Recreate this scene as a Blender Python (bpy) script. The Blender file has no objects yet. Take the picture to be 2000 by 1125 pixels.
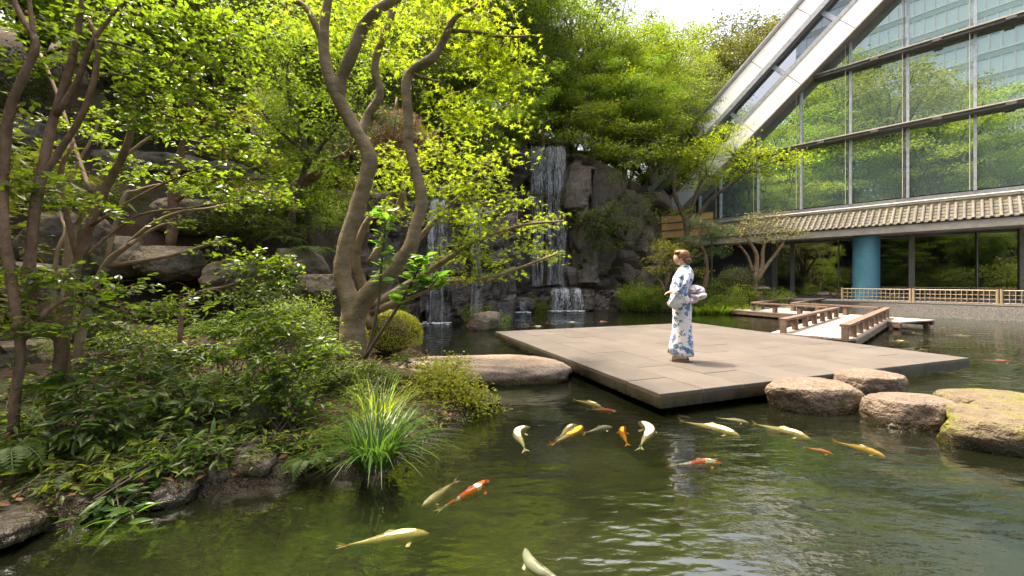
import bpy, math, random
import numpy as np
from mathutils import Vector, Matrix, noise

# ---------------------------------------------------------------- camera, world, sun, exposure
SC = bpy.context.scene
COL = SC.collection
F, HY, CZ = 805.0, 548.0, 1.44          # focal length (px of a 2000 px wide frame), horizon row, eye height over the pond

cd = bpy.data.cameras.new('camera'); cam = bpy.data.objects.new('camera', cd); COL.objects.link(cam)
cd.sensor_width = 36.0; cd.lens = F / 2000 * 36.0; cd.shift_y = -(562.5 - HY) / 2000
cd.clip_start = 0.05; cd.clip_end = 2000
cam.location = (0, 0, CZ); cam.rotation_euler = (math.pi / 2, 0, 0)
SC.camera = cam

SUN_EL, SUN_AZ = math.radians(69), math.radians(-60)
world = bpy.data.worlds.new('World'); SC.world = world; world.use_nodes = True
wn = world.node_tree.nodes; wl = world.node_tree.links
sky = wn.new('ShaderNodeTexSky'); sky.sky_type = 'NISHITA'; sky.sun_disc = False
sky.sun_elevation = SUN_EL; sky.sun_rotation = SUN_AZ
sky.air_density = 0.8; sky.dust_density = 9.0; sky.ozone_density = 0.2
bg = next(n for n in wn if n.type == 'BACKGROUND'); bg.inputs['Strength'].default_value = 0.15
warm = wn.new('ShaderNodeMix'); warm.data_type = 'RGBA'; warm.blend_type = 'MULTIPLY'; warm.inputs[0].default_value = 1.0   # hazy, slightly warm air
warm.inputs[7].default_value = (1.0, 0.95, 0.86, 1)
wl.new(sky.outputs[0], warm.inputs[6]); wl.new(warm.outputs[2], bg.inputs['Color'])

sl = bpy.data.lights.new('sun', 'SUN'); sun = bpy.data.objects.new('sun', sl); COL.objects.link(sun)
sl.energy = 2.0; sl.angle = math.radians(5.0); sl.color = (1.0, 0.91, 0.74)
sdir = Vector((math.sin(SUN_AZ) * math.cos(SUN_EL), math.cos(SUN_AZ) * math.cos(SUN_EL), math.sin(SUN_EL)))
sun.rotation_euler = sdir.to_track_quat('Z', 'Y').to_euler(); sun.location = sdir * 60

SC.view_settings.view_transform = 'Standard'; SC.view_settings.look = 'None'
SC.view_settings.exposure = 2.17; SC.view_settings.gamma = 1.0; SC.view_settings.use_curve_mapping = False
SC.render.engine = 'CYCLES'
SC.cycles.use_denoising = True
SC.cycles.max_bounces = 8; SC.cycles.diffuse_bounces = 3; SC.cycles.glossy_bounces = 4
SC.cycles.transmission_bounces = 4; SC.cycles.transparent_max_bounces = 16
SC.cycles.caustics_reflective = False; SC.cycles.caustics_refractive = False
SC.cycles.sample_clamp_indirect = 4.0

# ---------------------------------------------------------------- helpers
RNG = np.random.default_rng(7)
def V3(*a): return np.array(a, float)
def px(x, y, D): return V3((x - 1000) * D / F, D, CZ - (y - HY) * D / F)
def on_plane(x, y, z=0.0):
    D = (CZ - z) * F / (y - HY); return V3((x - 1000) * D / F, D, z)

class MB:
    """collects polygons; build() links them as ONE mesh object"""
    def __init__(s): s.v = []; s.f = []; s.n = 0
    def add(s, v, f):
        v = np.asarray(v, float).reshape(-1, 3)
        f = np.asarray(f, int)
        s.v.append(v); s.f.append(f + s.n); s.n += len(v); return s
    def poly(s, v):                                     # one n-gon
        return s.add(v, [list(range(len(v)))])
    def box(s, c, half, ax=None):
        c = np.asarray(c, float); h = np.asarray(half, float)
        ax = np.eye(3) if ax is None else np.asarray(ax, float)
        q = np.array([[i, j, k] for i in (-1, 1) for j in (-1, 1) for k in (-1, 1)], float) * h
        return s.add(c + q @ ax, [[0, 1, 3, 2], [4, 6, 7, 5], [0, 4, 5, 1], [2, 3, 7, 6], [0, 2, 6, 4], [1, 5, 7, 3]])
    def prism(s, pts, z0, z1):                          # vertical prism on an xy polygon (counter-clockwise)
        n = len(pts); p = np.array([[a[0], a[1]] for a in pts], float)
        v = np.vstack([np.c_[p, np.full(n, z0)], np.c_[p, np.full(n, z1)]])
        s.add(v, [[i, (i + 1) % n, n + (i + 1) % n, n + i] for i in range(n)])
        s.add(v[n:], [list(range(n))]); s.add(v[:n], [list(range(n))[::-1]]); return s
    def tube(s, pts, rad, seg=8, smooth=3, wob=0.0, rng=None):
        pts = np.asarray(pts, float); rad = np.asarray(rad, float) * np.ones(len(pts))
        if smooth > 1 and len(pts) > 2: pts, rad = catmull(pts, rad, smooth)
        n = len(pts); T = np.gradient(pts, axis=0); T /= np.linalg.norm(T, axis=1)[:, None] + 1e-9
        ref = V3(0.13, 0.21, 1) if abs(T[0][2]) < 0.9 else V3(1, 0.2, 0.1)
        a = np.linspace(0, 2 * math.pi, seg, endpoint=False); V = np.zeros((n, seg, 3))
        N = np.cross(T[0], ref); N /= np.linalg.norm(N)
        for i in range(n):
            N = N - T[i] * (N @ T[i]); N /= np.linalg.norm(N) + 1e-9
            B = np.cross(T[i], N)
            r = rad[i] * (1 + (wob * rng.normal(size=seg) if wob else 0))
            V[i] = pts[i] + (np.cos(a) * r)[:, None] * N + (np.sin(a) * r)[:, None] * B
        i, j = np.meshgrid(np.arange(n - 1), np.arange(seg), indexing='ij'); k = (j + 1) % seg
        s.add(V.reshape(-1, 3), np.stack([i * seg + j, i * seg + k, (i + 1) * seg + k, (i + 1) * seg + j], -1).reshape(-1, 4))
        s.f.append(np.array([list(range(s.n - seg, s.n))])); s.f.append(np.array([list(range(s.n - seg * n, s.n - seg * n + seg))[::-1]]))
        return s
    def mesh(s, name, smooth=False):
        me = bpy.data.meshes.new(name)
        V = np.vstack(s.v); me.vertices.add(len(V)); me.vertices.foreach_set('co', V.astype(np.float32).ravel())
        li = np.concatenate([f.ravel() for f in s.f]); tot = np.concatenate([np.full(len(f), f.shape[1]) for f in s.f])
        me.loops.add(len(li)); me.loops.foreach_set('vertex_index', li.astype(np.int32))
        me.polygons.add(len(tot)); st = np.concatenate([[0], np.cumsum(tot)[:-1]])
        me.polygons.foreach_set('loop_start', st.astype(np.int32))
        me.polygons.foreach_set('use_smooth', np.full(len(tot), bool(smooth)))
        me.update(calc_edges=True); return me

def catmull(p, r, k):
    P = np.vstack([2 * p[0] - p[1], p, 2 * p[-1] - p[-2]]); R = np.r_[r[0], r, r[-1]]
    out = []; ro = []
    for i in range(1, len(P) - 2):
        for t in np.arange(k) / k:
            a, b, c, d = P[i - 1], P[i], P[i + 1], P[i + 2]
            out.append(0.5 * (2 * b + (c - a) * t + (2 * a - 5 * b + 4 * c - d) * t * t + (3 * b - a - 3 * c + d) * t ** 3))
            ro.append(R[i] * (1 - t) + R[i + 1] * t)
    out.append(p[-1]); ro.append(r[-1])
    return np.array(out), np.array(ro)

def link(name, me, mat=None, parent=None):
    o = bpy.data.objects.new(name, me); COL.objects.link(o)
    if mat is not None and me is not None and not me.materials: me.materials.append(mat)
    if parent is not None:
        o.parent = parent; o.matrix_parent_inverse = Matrix.Translation(-parent.location)
    return o
def part(name, mb, mat, parent, smooth=False, kind=None, label=None):
    o = link(name, mb.mesh(name, smooth) if isinstance(mb, MB) else mb, mat, parent)
    if kind: o['kind'] = kind
    if label: o['label'] = label
    return o
def tag(o, label, cat, group=None):
    o['label'] = label; o['category'] = cat
    if group: o['group'] = group
    return o
def thing(name, label, cat, loc=(0, 0, 0), group=None):
    o = bpy.data.objects.new(name, None); COL.objects.link(o); o.location = [float(c) for c in loc]
    o.empty_display_size = 0.1
    return tag(o, label, cat, group)
def struct(name, mb, mat, smooth=False, kind='structure'):
    o = link(name, mb.mesh(name, smooth), mat); o['kind'] = kind; return o
def copy_tree(root, loc, rz=0.0, sc=1.0, label=None, group=None):
    r = root.copy(); COL.objects.link(r); r.location = [float(c) for c in loc]; r.rotation_euler = (0, 0, rz)
    r.scale = (sc, sc, sc) if np.isscalar(sc) else sc
    if label: r['label'] = label
    if group: r['group'] = group
    for ch in list(root.children):
        c = ch.copy(); COL.objects.link(c); c.parent = r
        for g in list(ch.children):
            d = g.copy(); COL.objects.link(d); d.parent = c
    return r

# ---------------------------------------------------------------- materials
def newmat(name):
    m = bpy.data.materials.new(name); m.use_nodes = True
    nt = m.node_tree; nt.nodes.clear(); out = nt.nodes.new('ShaderNodeOutputMaterial')
    return m, nt, out
def nd(nt, typ, **kw):
    n = nt.nodes.new(typ)
    for k, v in kw.items():
        if k in n.inputs: n.inputs[k].default_value = v
        else: setattr(n, k, v)
    return n
def ramp(nt, src, stops):
    r = nt.nodes.new('ShaderNodeValToRGB'); e = r.color_ramp.elements
    while len(e) < len(stops): e.new(0.5)
    for x, (p, c) in zip(e, stops): x.position = p; x.color = (*c, 1)
    nt.links.new(src, r.inputs[0]); return r.outputs[0]
def coords(nt, scale=(1, 1, 1), kind='Object'):
    if kind == 'World':
        t = nt.nodes.new('ShaderNodeNewGeometry'); kind = 'Position'
    else: t = nt.nodes.new('ShaderNodeTexCoord')
    mp = nt.nodes.new('ShaderNodeMapping'); mp.inputs['Scale'].default_value = scale
    nt.links.new(t.outputs[kind], mp.inputs[0]); return mp.outputs[0]
def noisetex(nt, vec, scale, detail=5, rough=0.6):
    n = nd(nt, 'ShaderNodeTexNoise', Scale=scale, Detail=detail, Roughness=rough); nt.links.new(vec, n.inputs['Vector']); return n.outputs[0]
def mixc(nt, fac, a, b, mode='MIX'):
    m = nt.nodes.new('ShaderNodeMix'); m.data_type = 'RGBA'; m.blend_type = mode
    for i, x in ((6, a), (7, b)):
        if isinstance(x, tuple): m.inputs[i].default_value = (*x, 1)
        else: nt.links.new(x, m.inputs[i])
    if isinstance(fac, (int, float)): m.inputs[0].default_value = fac
    else: nt.links.new(fac, m.inputs[0])
    return m.outputs[2]
def bumpn(nt, h, strength=0.5, dist=0.02):
    b = nd(nt, 'ShaderNodeBump', Strength=strength, Distance=dist); nt.links.new(h, b.inputs['Height']); return b.outputs[0]
def surf(name, stops, scale=4.0, rough=0.8, bump=0.4, bdist=0.02, stretch=(1, 1, 1), detail=6, spec=0.3, moss=None, obj_var=0.0, fine=None, wet=0.0, world=False):
    """noise-coloured surface; moss = (colour, scale, threshold)"""
    m, nt, out = newmat(name); v = coords(nt, stretch, 'World' if world else 'Object')
    n = noisetex(nt, v, scale, detail); c = ramp(nt, n, stops)
    h = n
    if fine:
        n2 = noisetex(nt, v, fine, 3); c = mixc(nt, 0.45, c, ramp(nt, n2, [(0.3, (0.35, 0.35, 0.35)), (0.7, (0.72, 0.72, 0.72))]), 'OVERLAY'); h = n2
    if obj_var:
        oi = nt.nodes.new('ShaderNodeObjectInfo')
        c = mixc(nt, obj_var, c, ramp(nt, oi.outputs['Random'], [(0, (0.2, 0.2, 0.2)), (1, (0.8, 0.8, 0.8))]), 'OVERLAY')
    if moss:
        n3 = noisetex(nt, v, moss[1], 6); f = ramp(nt, n3, [(moss[2], (0, 0, 0)), (moss[2] + 0.12, (1, 1, 1))]); c = mixc(nt, f, c, moss[0])
    p = nd(nt, 'ShaderNodeBsdfPrincipled', Roughness=rough); p.inputs['Specular IOR Level'].default_value = spec
    if wet:                                         # damp, algae-dark band up to about WET metres over the water line
        ge = nt.nodes.new('ShaderNodeNewGeometry'); sp = nt.nodes.new('ShaderNodeSeparateXYZ'); nt.links.new(ge.outputs['Position'], sp.inputs[0])
        wn_ = noisetex(nt, v, 7.0, 4); ma = nd(nt, 'ShaderNodeMath', operation='MULTIPLY_ADD'); ma.inputs[1].default_value = -wet * 1.4; nt.links.new(wn_, ma.inputs[0]); nt.links.new(sp.outputs[2], ma.inputs[2])
        wf = ramp(nt, ma.outputs[0], [(0.0, (1, 1, 1)), (wet * .8, (0, 0, 0))]); dk = mixc(nt, 1.0, c, (0.30, 0.29, 0.20), 'MULTIPLY'); c = mixc(nt, wf, c, dk)
        rr = nd(nt, 'ShaderNodeMapRange'); rr.inputs['To Min'].default_value = rough; rr.inputs['To Max'].default_value = 0.25; nt.links.new(wf, rr.inputs['Value']); nt.links.new(rr.outputs[0], p.inputs['Roughness'])
    nt.links.new(c, p.inputs['Base Color'])
    if bump: nt.links.new(bumpn(nt, h, bump, bdist), p.inputs['Normal'])
    nt.links.new(p.outputs[0], out.inputs[0]); return m
def leafmat(name, dark, light, trans, fac=0.45, rough=0.45, spec=0.3, odd=None, vary_obj=True):
    """every leaf is an island of its own with its own shade"""
    m, nt, out = newmat(name)
    g = nt.nodes.new('ShaderNodeNewGeometry'); r = g.outputs['Random Per Island']
    st = [(0.0, dark), (1.0, light)] if odd is None else [(0.0, dark), (0.93, light), (0.95, odd), (1.0, odd)]
    c = ramp(nt, r, st)
    tdk = tuple(x * 0.6 for x in trans); st2 = [(0.0, tdk), (1.0, trans)]
    if odd is not None: st2 = [(0.0, tdk), (0.93, trans), (0.95, odd), (1.0, odd)]
    c2 = ramp(nt, r, st2)
    oi = nt.nodes.new('ShaderNodeObjectInfo'); fl = nd(nt, 'ShaderNodeMath', operation='FRACT'); ml = nd(nt, 'ShaderNodeMath', operation='MULTIPLY'); ml.inputs[1].default_value = 17.3
    nt.links.new(oi.outputs['Random'], ml.inputs[0]); nt.links.new(ml.outputs[0], fl.inputs[0])
    def vary(col):                                  # each plant a little lighter, darker, yellower or greener than the next
        hs = nt.nodes.new('ShaderNodeHueSaturation'); nt.links.new(col, hs.inputs['Color'])
        for key, src, lo, hi in (('Value', oi.outputs['Random'], .72, 1.28), ('Hue', fl.outputs[0], .482, .522)):
            mr = nd(nt, 'ShaderNodeMapRange'); mr.inputs['To Min'].default_value = lo; mr.inputs['To Max'].default_value = hi; nt.links.new(src, mr.inputs['Value']); nt.links.new(mr.outputs[0], hs.inputs[key])
        return hs.outputs[0]
    if vary_obj: c = vary(c); c2 = vary(c2)
    p = nd(nt, 'ShaderNodeBsdfPrincipled', Roughness=rough); p.inputs['Specular IOR Level'].default_value = spec
    nt.links.new(c, p.inputs['Base Color'])
    t = nt.nodes.new('ShaderNodeBsdfTranslucent'); nt.links.new(c2, t.inputs['Color'])
    mx = nd(nt, 'ShaderNodeMixShader'); mx.inputs[0].default_value = fac
    nt.links.new(p.outputs[0], mx.inputs[1]); nt.links.new(t.outputs[0], mx.inputs[2]); nt.links.new(mx.outputs[0], out.inputs[0])
    return m
def plain(name, col, rough=0.6, metal=0.0, spec=0.4, nscale=6.0, var=0.25, bump=0.1, obj_var=0.0, stretch=(1, 1, 1)):
    d = tuple(c * (1 - var) for c in col); l = tuple(min(1, c * (1 + var)) for c in col)
    m = surf(name, [(0.3, d), (0.7, l)], nscale, rough, bump, 0.005, stretch, spec=spec, obj_var=obj_var)
    next(n for n in m.node_tree.nodes if n.type == 'BSDF_PRINCIPLED').inputs['Metallic'].default_value = metal
    return m

M = {}
M['soil'] = surf('soil', [(0.25, (0.020, 0.013, 0.009)), (0.5, (0.05, 0.032, 0.021)), (0.75, (0.10, 0.068, 0.045))], 1.6, 0.95, 0.9, 0.05, fine=28, moss=((0.03, 0.045, 0.012), 0.55, 0.52), wet=.16)
M['bed'] = surf('pond_silt', [(0.3, (0.016, 0.019, 0.008)), (0.7, (0.042, 0.044, 0.018))], 1.2, 0.9, 0.2, fine=9)
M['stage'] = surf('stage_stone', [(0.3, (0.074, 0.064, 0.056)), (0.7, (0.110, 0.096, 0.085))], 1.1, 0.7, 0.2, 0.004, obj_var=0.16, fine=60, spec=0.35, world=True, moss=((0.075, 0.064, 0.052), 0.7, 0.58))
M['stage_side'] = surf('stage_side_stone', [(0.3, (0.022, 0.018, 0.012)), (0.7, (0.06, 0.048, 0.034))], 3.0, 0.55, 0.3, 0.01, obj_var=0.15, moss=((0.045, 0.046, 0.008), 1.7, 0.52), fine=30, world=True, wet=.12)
M['stepstone'] = surf('granite', [(0.25, (0.085, 0.064, 0.048)), (0.75, (0.225, 0.172, 0.135))], 3.0, 0.85, 1.0, 0.05, fine=20, moss=((0.075, 0.07, 0.015), 2.2, 0.57), wet=.08)
M['slab'] = surf('sandstone', [(0.25, (0.22, 0.165, 0.125)), (0.75, (0.42, 0.33, 0.26))], 2.5, 0.85, 0.7, 0.03, fine=26, wet=.09)
M['mossrock'] = surf('mossy_stone', [(0.25, (0.075, 0.058, 0.038)), (0.75, (0.19, 0.155, 0.10))], 3.0, 0.9, 1.0, 0.05, fine=20, moss=((0.115, 0.118, 0.018), 3.2, 0.46), wet=.10)
M['boulder'] = surf('boulder_stone', [(0.25, (0.075, 0.06, 0.044)), (0.5, (0.15, 0.125, 0.095)), (0.8, (0.26, 0.225, 0.175))], 1.9, 0.85, 0.9, 0.05, fine=16, moss=((0.05, 0.055, 0.018), 0.9, 0.56))
M['cliff'] = surf('cliff_rock', [(0.2, (0.045, 0.037, 0.030)), (0.5, (0.12, 0.10, 0.082)), (0.8, (0.24, 0.205, 0.175))], 0.7, 0.85, 0.9, 0.08, stretch=(1, 1, 0.5), fine=7, moss=((0.045, 0.05, 0.018), 0.45, 0.6))
M['shore'] = surf('damp_stone', [(0.25, (0.028, 0.022, 0.016)), (0.75, (0.085, 0.07, 0.052))], 2.2, 0.6, 0.9, 0.04, fine=18, moss=((0.03, 0.035, 0.01), 1.2, 0.55), wet=.10)
M['wetrock'] = surf('wet_rock', [(0.3, (0.022, 0.017, 0.012)), (0.7, (0.085, 0.065, 0.048))], 5.0, 0.28, 1.0, 0.06, fine=14, spec=0.6, moss=((0.03, 0.04, 0.01), 1.2, 0.62))
M['bark_maple'] = surf('maple_bark', [(0.25, (0.10, 0.074, 0.042)), (0.75, (0.30, 0.23, 0.145))], 5.0, 0.8, 1.0, 0.02, stretch=(1, 1, 2.2), fine=34, moss=((0.12, 0.12, 0.05), 2.0, 0.62))
M['bark_red'] = surf('reddish_bark', [(0.25, (0.065, 0.038, 0.022)), (0.5, (0.17, 0.105, 0.065)), (0.8, (0.34, 0.22, 0.14))], 6.0, 0.75, 0.9, 0.02, stretch=(1, 1, 0.6), fine=26)
M['bark_dark'] = surf('dark_bark', [(0.3, (0.045, 0.035, 0.026)), (0.7, (0.13, 0.10, 0.075))], 6.0, 0.9, 0.6, 0.02, stretch=(1, 1, 0.4))
M['wood'] = surf('weathered_cedar', [(0.25, (0.095, 0.062, 0.045)), (0.75, (0.22, 0.155, 0.12))], 3.0, 0.75, 0.4, 0.006, stretch=(3, 3, 3), obj_var=0.35, fine=45)
M['deckwood'] = surf('pale_deck_wood', [(0.25, (0.26, 0.22, 0.19)), (0.75, (0.38, 0.33, 0.29))], 3.0, 0.75, 0.3, 0.004, obj_var=0.2, fine=40)
M['bamboo'] = surf('bamboo', [(0.25, (0.36, 0.27, 0.17)), (0.75, (0.48, 0.38, 0.26))], 9.0, 0.5, 0.2, 0.003, obj_var=0.2)
M['screenwood'] = surf('orange_board', [(0.25, (0.34, 0.19, 0.07)), (0.75, (0.5, 0.31, 0.13))], 3.0, 0.7, 0.2, 0.004, stretch=(1, 1, 5), obj_var=0.25)
M['tile'] = surf('roof_tile', [(0.25, (0.07, 0.067, 0.058)), (0.75, (0.145, 0.136, 0.117))], 5.0, 0.75, 0.4, 0.01, obj_var=0.3, moss=((0.115, 0.11, 0.05), 4.0, 0.5), fine=30, world=True)
M['tile_round'] = surf('round_roof_tile', [(0.25, (0.095, 0.086, 0.074)), (0.75, (0.175, 0.16, 0.138))], 5.0, 0.7, 0.3, 0.01, obj_var=0.25, fine=30)
M['white'] = surf('white_panel', [(0.2, (0.74, 0.75, 0.76)), (0.6, (0.84, 0.86, 0.88))], 0.9, 0.6, 0.05, 0.004, obj_var=0.08, stretch=(1, 1, 0.5))
M['greymetal'] = plain('grey_frame_metal', (0.30, 0.315, 0.35), 0.4, 0.3)
M['darkmetal'] = plain('dark_frame_metal', (0.14, 0.135, 0.135), 0.45, 0.3)
M['mullion'] = plain('pale_mullion_metal', (0.52, 0.54, 0.62), 0.35, 0.2)
M['concrete'] = surf('concrete', [(0.3, (0.27, 0.255, 0.235)), (0.7, (0.42, 0.40, 0.375))], 1.5, 0.8, 0.1, 0.005, fine=25)
M['darkwall'] = plain('dark_wall', (0.035, 0.035, 0.04), 0.6)
M['paving'] = surf('dark_paving', [(0.3, (0.055, 0.055, 0.058)), (0.7, (0.10, 0.10, 0.10))], 3, 0.6, 0.2, 0.004)
M['pebble'] = surf('pebble_concrete', [(0.35, (0.016, 0.015, 0.014)), (0.65, (0.075, 0.071, 0.067))], 22, 0.8, 0.9, 0.02, detail=3)
M['ridge'] = surf('mossy_ridge', [(0.35, (0.05, 0.045, 0.03)), (0.65, (0.30, 0.27, 0.14))], 3.0, 0.85, 0.4, stretch=(1, 1, 5))
M['pipe'] = plain('pale_pipe', (0.50, 0.46, 0.39), 0.5)

# mosaic column
m, nt, out = newmat('teal_mosaic'); v = coords(nt)
br = nd(nt, 'ShaderNodeTexBrick', Scale=1.0); br.inputs['Color1'].default_value = (0.065, 0.21, 0.31, 1); br.inputs['Color2'].default_value = (0.10, 0.27, 0.36, 1); br.inputs['Mortar'].default_value = (0.05, 0.13, 0.18, 1)
sx = nt.nodes.new('ShaderNodeSeparateXYZ'); nt.links.new(v, sx.inputs[0])
at = nd(nt, 'ShaderNodeMath', operation='ARCTAN2'); nt.links.new(sx.outputs[1], at.inputs[0]); nt.links.new(sx.outputs[0], at.inputs[1])
cx = nt.nodes.new('ShaderNodeCombineXYZ'); mu = nd(nt, 'ShaderNodeMath', operation='MULTIPLY'); mu.inputs[1].default_value = 6.0
nt.links.new(at.outputs[0], mu.inputs[0]); nt.links.new(mu.outputs[0], cx.inputs[0])
mu2 = nd(nt, 'ShaderNodeMath', operation='MULTIPLY'); mu2.inputs[1].default_value = 5.0
nt.links.new(sx.outputs[2], mu2.inputs[0]); nt.links.new(mu2.outputs[0], cx.inputs[1]); nt.links.new(cx.outputs[0], br.inputs['Vector'])
p = nd(nt, 'ShaderNodeBsdfPrincipled', Roughness=0.35); nt.links.new(br.outputs[0], p.inputs['Base Color']); nt.links.new(p.outputs[0], out.inputs[0]); M['mosaic'] = m

def glassmat(name, tint, body, refl, rough=0.0, wave=0.0, see=0.0):
    """coated window glass: a fresnel-boosted mirror over a dark body"""
    m, nt, out = newmat(name); v = coords(nt)
    g = nd(nt, 'ShaderNodeBsdfGlossy', Roughness=rough); g.inputs['Color'].default_value = (*tint, 1)
    d = nd(nt, 'ShaderNodeBsdfDiffuse'); d.inputs['Color'].default_value = (*body, 1)
    lay = d.outputs[0]
    if see:
        t = nd(nt, 'ShaderNodeBsdfTransparent'); t.inputs['Color'].default_value = (0.55, 0.62, 0.58, 1)
        ms = nd(nt, 'ShaderNodeMixShader'); ms.inputs[0].default_value = see
        nt.links.new(d.outputs[0], ms.inputs[1]); nt.links.new(t.outputs[0], ms.inputs[2]); lay = ms.outputs[0]
    lw = nd(nt, 'ShaderNodeLayerWeight', Blend=0.35)
    mr = nd(nt, 'ShaderNodeMapRange'); mr.inputs['To Min'].default_value = refl; mr.inputs['To Max'].default_value = 1.0
    nt.links.new(lw.outputs['Fresnel'], mr.inputs['Value'])
    if wave: nt.links.new(bumpn(nt, noisetex(nt, v, 0.8, 1), wave, 0.05), g.inputs['Normal'])
    mx = nd(nt, 'ShaderNodeMixShader'); nt.links.new(mr.outputs[0], mx.inputs[0]); nt.links.new(lay, mx.inputs[1]); nt.links.new(g.outputs[0], mx.inputs[2])
    nt.links.new(mx.outputs[0], out.inputs[0]); return m
M['glass'] = glassmat('coated_glass', (0.86, 0.95, 0.91), (0.15, 0.22, 0.20), 0.50, 0.0, 0.004)
M['glass_low'] = glassmat('dark_window_glass', (0.9, 0.95, 0.92), (0.008, 0.010, 0.010), 0.26, 0.0, 0.006, see=0.5)
M['glass_strip'] = glassmat('strip_glass', (0.85, 0.88, 0.92), (0.04, 0.045, 0.055), 0.35)
M['tower_glass'] = glassmat('tower_glass', (0.85, 0.96, 0.97), (0.66, 0.80, 0.79), 0.22)

# pond water: mirror by fresnel over slightly cloudy green water you can see into
m, nt, out = newmat('pond_water'); v = coords(nt)
def wavecol(rot, sc, s, d=3):
    mp = nt.nodes.new('ShaderNodeMapping'); mp.inputs['Rotation'].default_value = (0, 0, rot); mp.inputs['Scale'].default_value = sc
    nt.links.new(v, mp.inputs[0]); return noisetex(nt, mp.outputs[0], s, d, 0.5)
w1 = wavecol(0.6, (1.0, 2.6, 1), 2.2, 2); w2 = wavecol(-0.35, (1.0, 2.0, 1), 6.5, 3); w3 = wavecol(0.2, (1, 1.2, 1), 0.55, 2)
ad = nd(nt, 'ShaderNodeMath', operation='MULTIPLY_ADD'); ad.inputs[1].default_value = 0.33; nt.links.new(w2, ad.inputs[0]); nt.links.new(w1, ad.inputs[2])
calm = ramp(nt, w3, [(0.35, (0.25, 0.25, 0.25)), (0.65, (1, 1, 1))])
bm = nd(nt, 'ShaderNodeBump', Distance=0.045); nt.links.new(ad.outputs[0], bm.inputs['Height'])
st = nd(nt, 'ShaderNodeMath', operation='MULTIPLY'); st.inputs[1].default_value = 0.5; nt.links.new(calm, st.inputs[0]); nt.links.new(st.outputs[0], bm.inputs['Strength'])
gl = nd(nt, 'ShaderNodeBsdfGlossy', Roughness=0.015); gl.inputs['Color'].default_value = (0.95, 1, 0.97, 1); nt.links.new(bm.outputs[0], gl.inputs['Normal'])
tr = nd(nt, 'ShaderNodeBsdfTransparent'); tr.inputs['Color'].default_value = (0.84, 0.88, 0.78, 1)
df = nd(nt, 'ShaderNodeBsdfDiffuse'); df.inputs['Color'].default_value = (0.017, 0.020, 0.009, 1)
m1 = nd(nt, 'ShaderNodeMixShader'); m1.inputs[0].default_value = 0.30; nt.links.new(tr.outputs[0], m1.inputs[1]); nt.links.new(df.outputs[0], m1.inputs[2])
fr = nd(nt, 'ShaderNodeFresnel', IOR=2.35); nt.links.new(bm.outputs[0], fr.inputs['Normal'])
m2 = nd(nt, 'ShaderNodeMixShader'); nt.links.new(fr.outputs[0], m2.inputs[0]); nt.links.new(m1.outputs[0], m2.inputs[1]); nt.links.new(gl.outputs[0], m2.inputs[2])
nt.links.new(m2.outputs[0], out.inputs[0]); M['water'] = m

# falling water: streaky white, partly clear
m, nt, out = newmat('falling_water'); v = coords(nt, (9, 9, 2.2)); n = noisetex(nt, v, 1.6, 4)
f = ramp(nt, n, [(0.38, (0, 0, 0)), (0.66, (0.9, 0.9, 0.9))])
d = nd(nt, 'ShaderNodeBsdfDiffuse'); d.inputs['Color'].default_value = (0.80, 0.83, 0.86, 1)
tl = nd(nt, 'ShaderNodeBsdfTranslucent'); tl.inputs['Color'].default_value = (0.80, 0.83, 0.86, 1)
a0 = nd(nt, 'ShaderNodeMixShader'); a0.inputs[0].default_value = 0.5; nt.links.new(d.outputs[0], a0.inputs[1]); nt.links.new(tl.outputs[0], a0.inputs[2])
t = nd(nt, 'ShaderNodeBsdfTransparent'); mx = nd(nt, 'ShaderNodeMixShader'); nt.links.new(f, mx.inputs[0]); nt.links.new(t.outputs[0], mx.inputs[1]); nt.links.new(a0.outputs[0], mx.inputs[2])
nt.links.new(mx.outputs[0], out.inputs[0]); M['fall'] = m
m, nt, out = newmat('water_veil'); v = coords(nt, (6, 6, 0.8)); n = noisetex(nt, v, 1.5, 4)
f = ramp(nt, n, [(0.42, (0, 0, 0)), (0.75, (0.24, 0.24, 0.24))])
a0 = nd(nt, 'ShaderNodeBsdfDiffuse'); a0.inputs['Color'].default_value = (0.80, 0.83, 0.86, 1)
t = nd(nt, 'ShaderNodeBsdfTransparent'); mx = nd(nt, 'ShaderNodeMixShader'); nt.links.new(f, mx.inputs[0]); nt.links.new(t.outputs[0], mx.inputs[1]); nt.links.new(a0.outputs[0], mx.inputs[2])
nt.links.new(mx.outputs[0], out.inputs[0]); M['veil'] = m
M['foam'] = surf('foam', [(0.3, (0.6, 0.63, 0.66)), (0.7, (0.85, 0.87, 0.9))], 8, 0.6, 0.8, 0.03)

M['lf_maple_y'] = leafmat('yellow_maple_leaf', (0.11, 0.165, 0.008), (0.18, 0.24, 0.012), (0.45, 0.59, 0.02), 0.55, vary_obj=False)
M['lf_maple_g'] = leafmat('green_maple_leaf', (0.06, 0.12, 0.01), (0.13, 0.2, 0.018), (0.38, 0.54, 0.03), 0.5)
M['lf_fresh'] = leafmat('fresh_leaf', (0.08, 0.14, 0.014), (0.16, 0.235, 0.024), (0.43, 0.56, 0.04), 0.5)
M['lf_camellia'] = leafmat('glossy_leaf', (0.034, 0.076, 0.008), (0.09, 0.155, 0.013), (0.36, 0.55, 0.02), 0.45, 0.3, 0.5, vary_obj=False)
M['lf_dark'] = leafmat('dark_leaf', (0.028, 0.048, 0.01), (0.075, 0.102, 0.018), (0.16, 0.22, 0.02), 0.35, 0.35, 0.45)
M['lf_mid'] = leafmat('mid_leaf', (0.05, 0.085, 0.011), (0.12, 0.16, 0.019), (0.33, 0.42, 0.03), 0.42, 0.4, 0.4)
M['lf_pine'] = leafmat('pine_needle', (0.04, 0.08, 0.03), (0.10, 0.15, 0.05), (0.16, 0.25, 0.05), 0.25, 0.5, 0.3)
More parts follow.
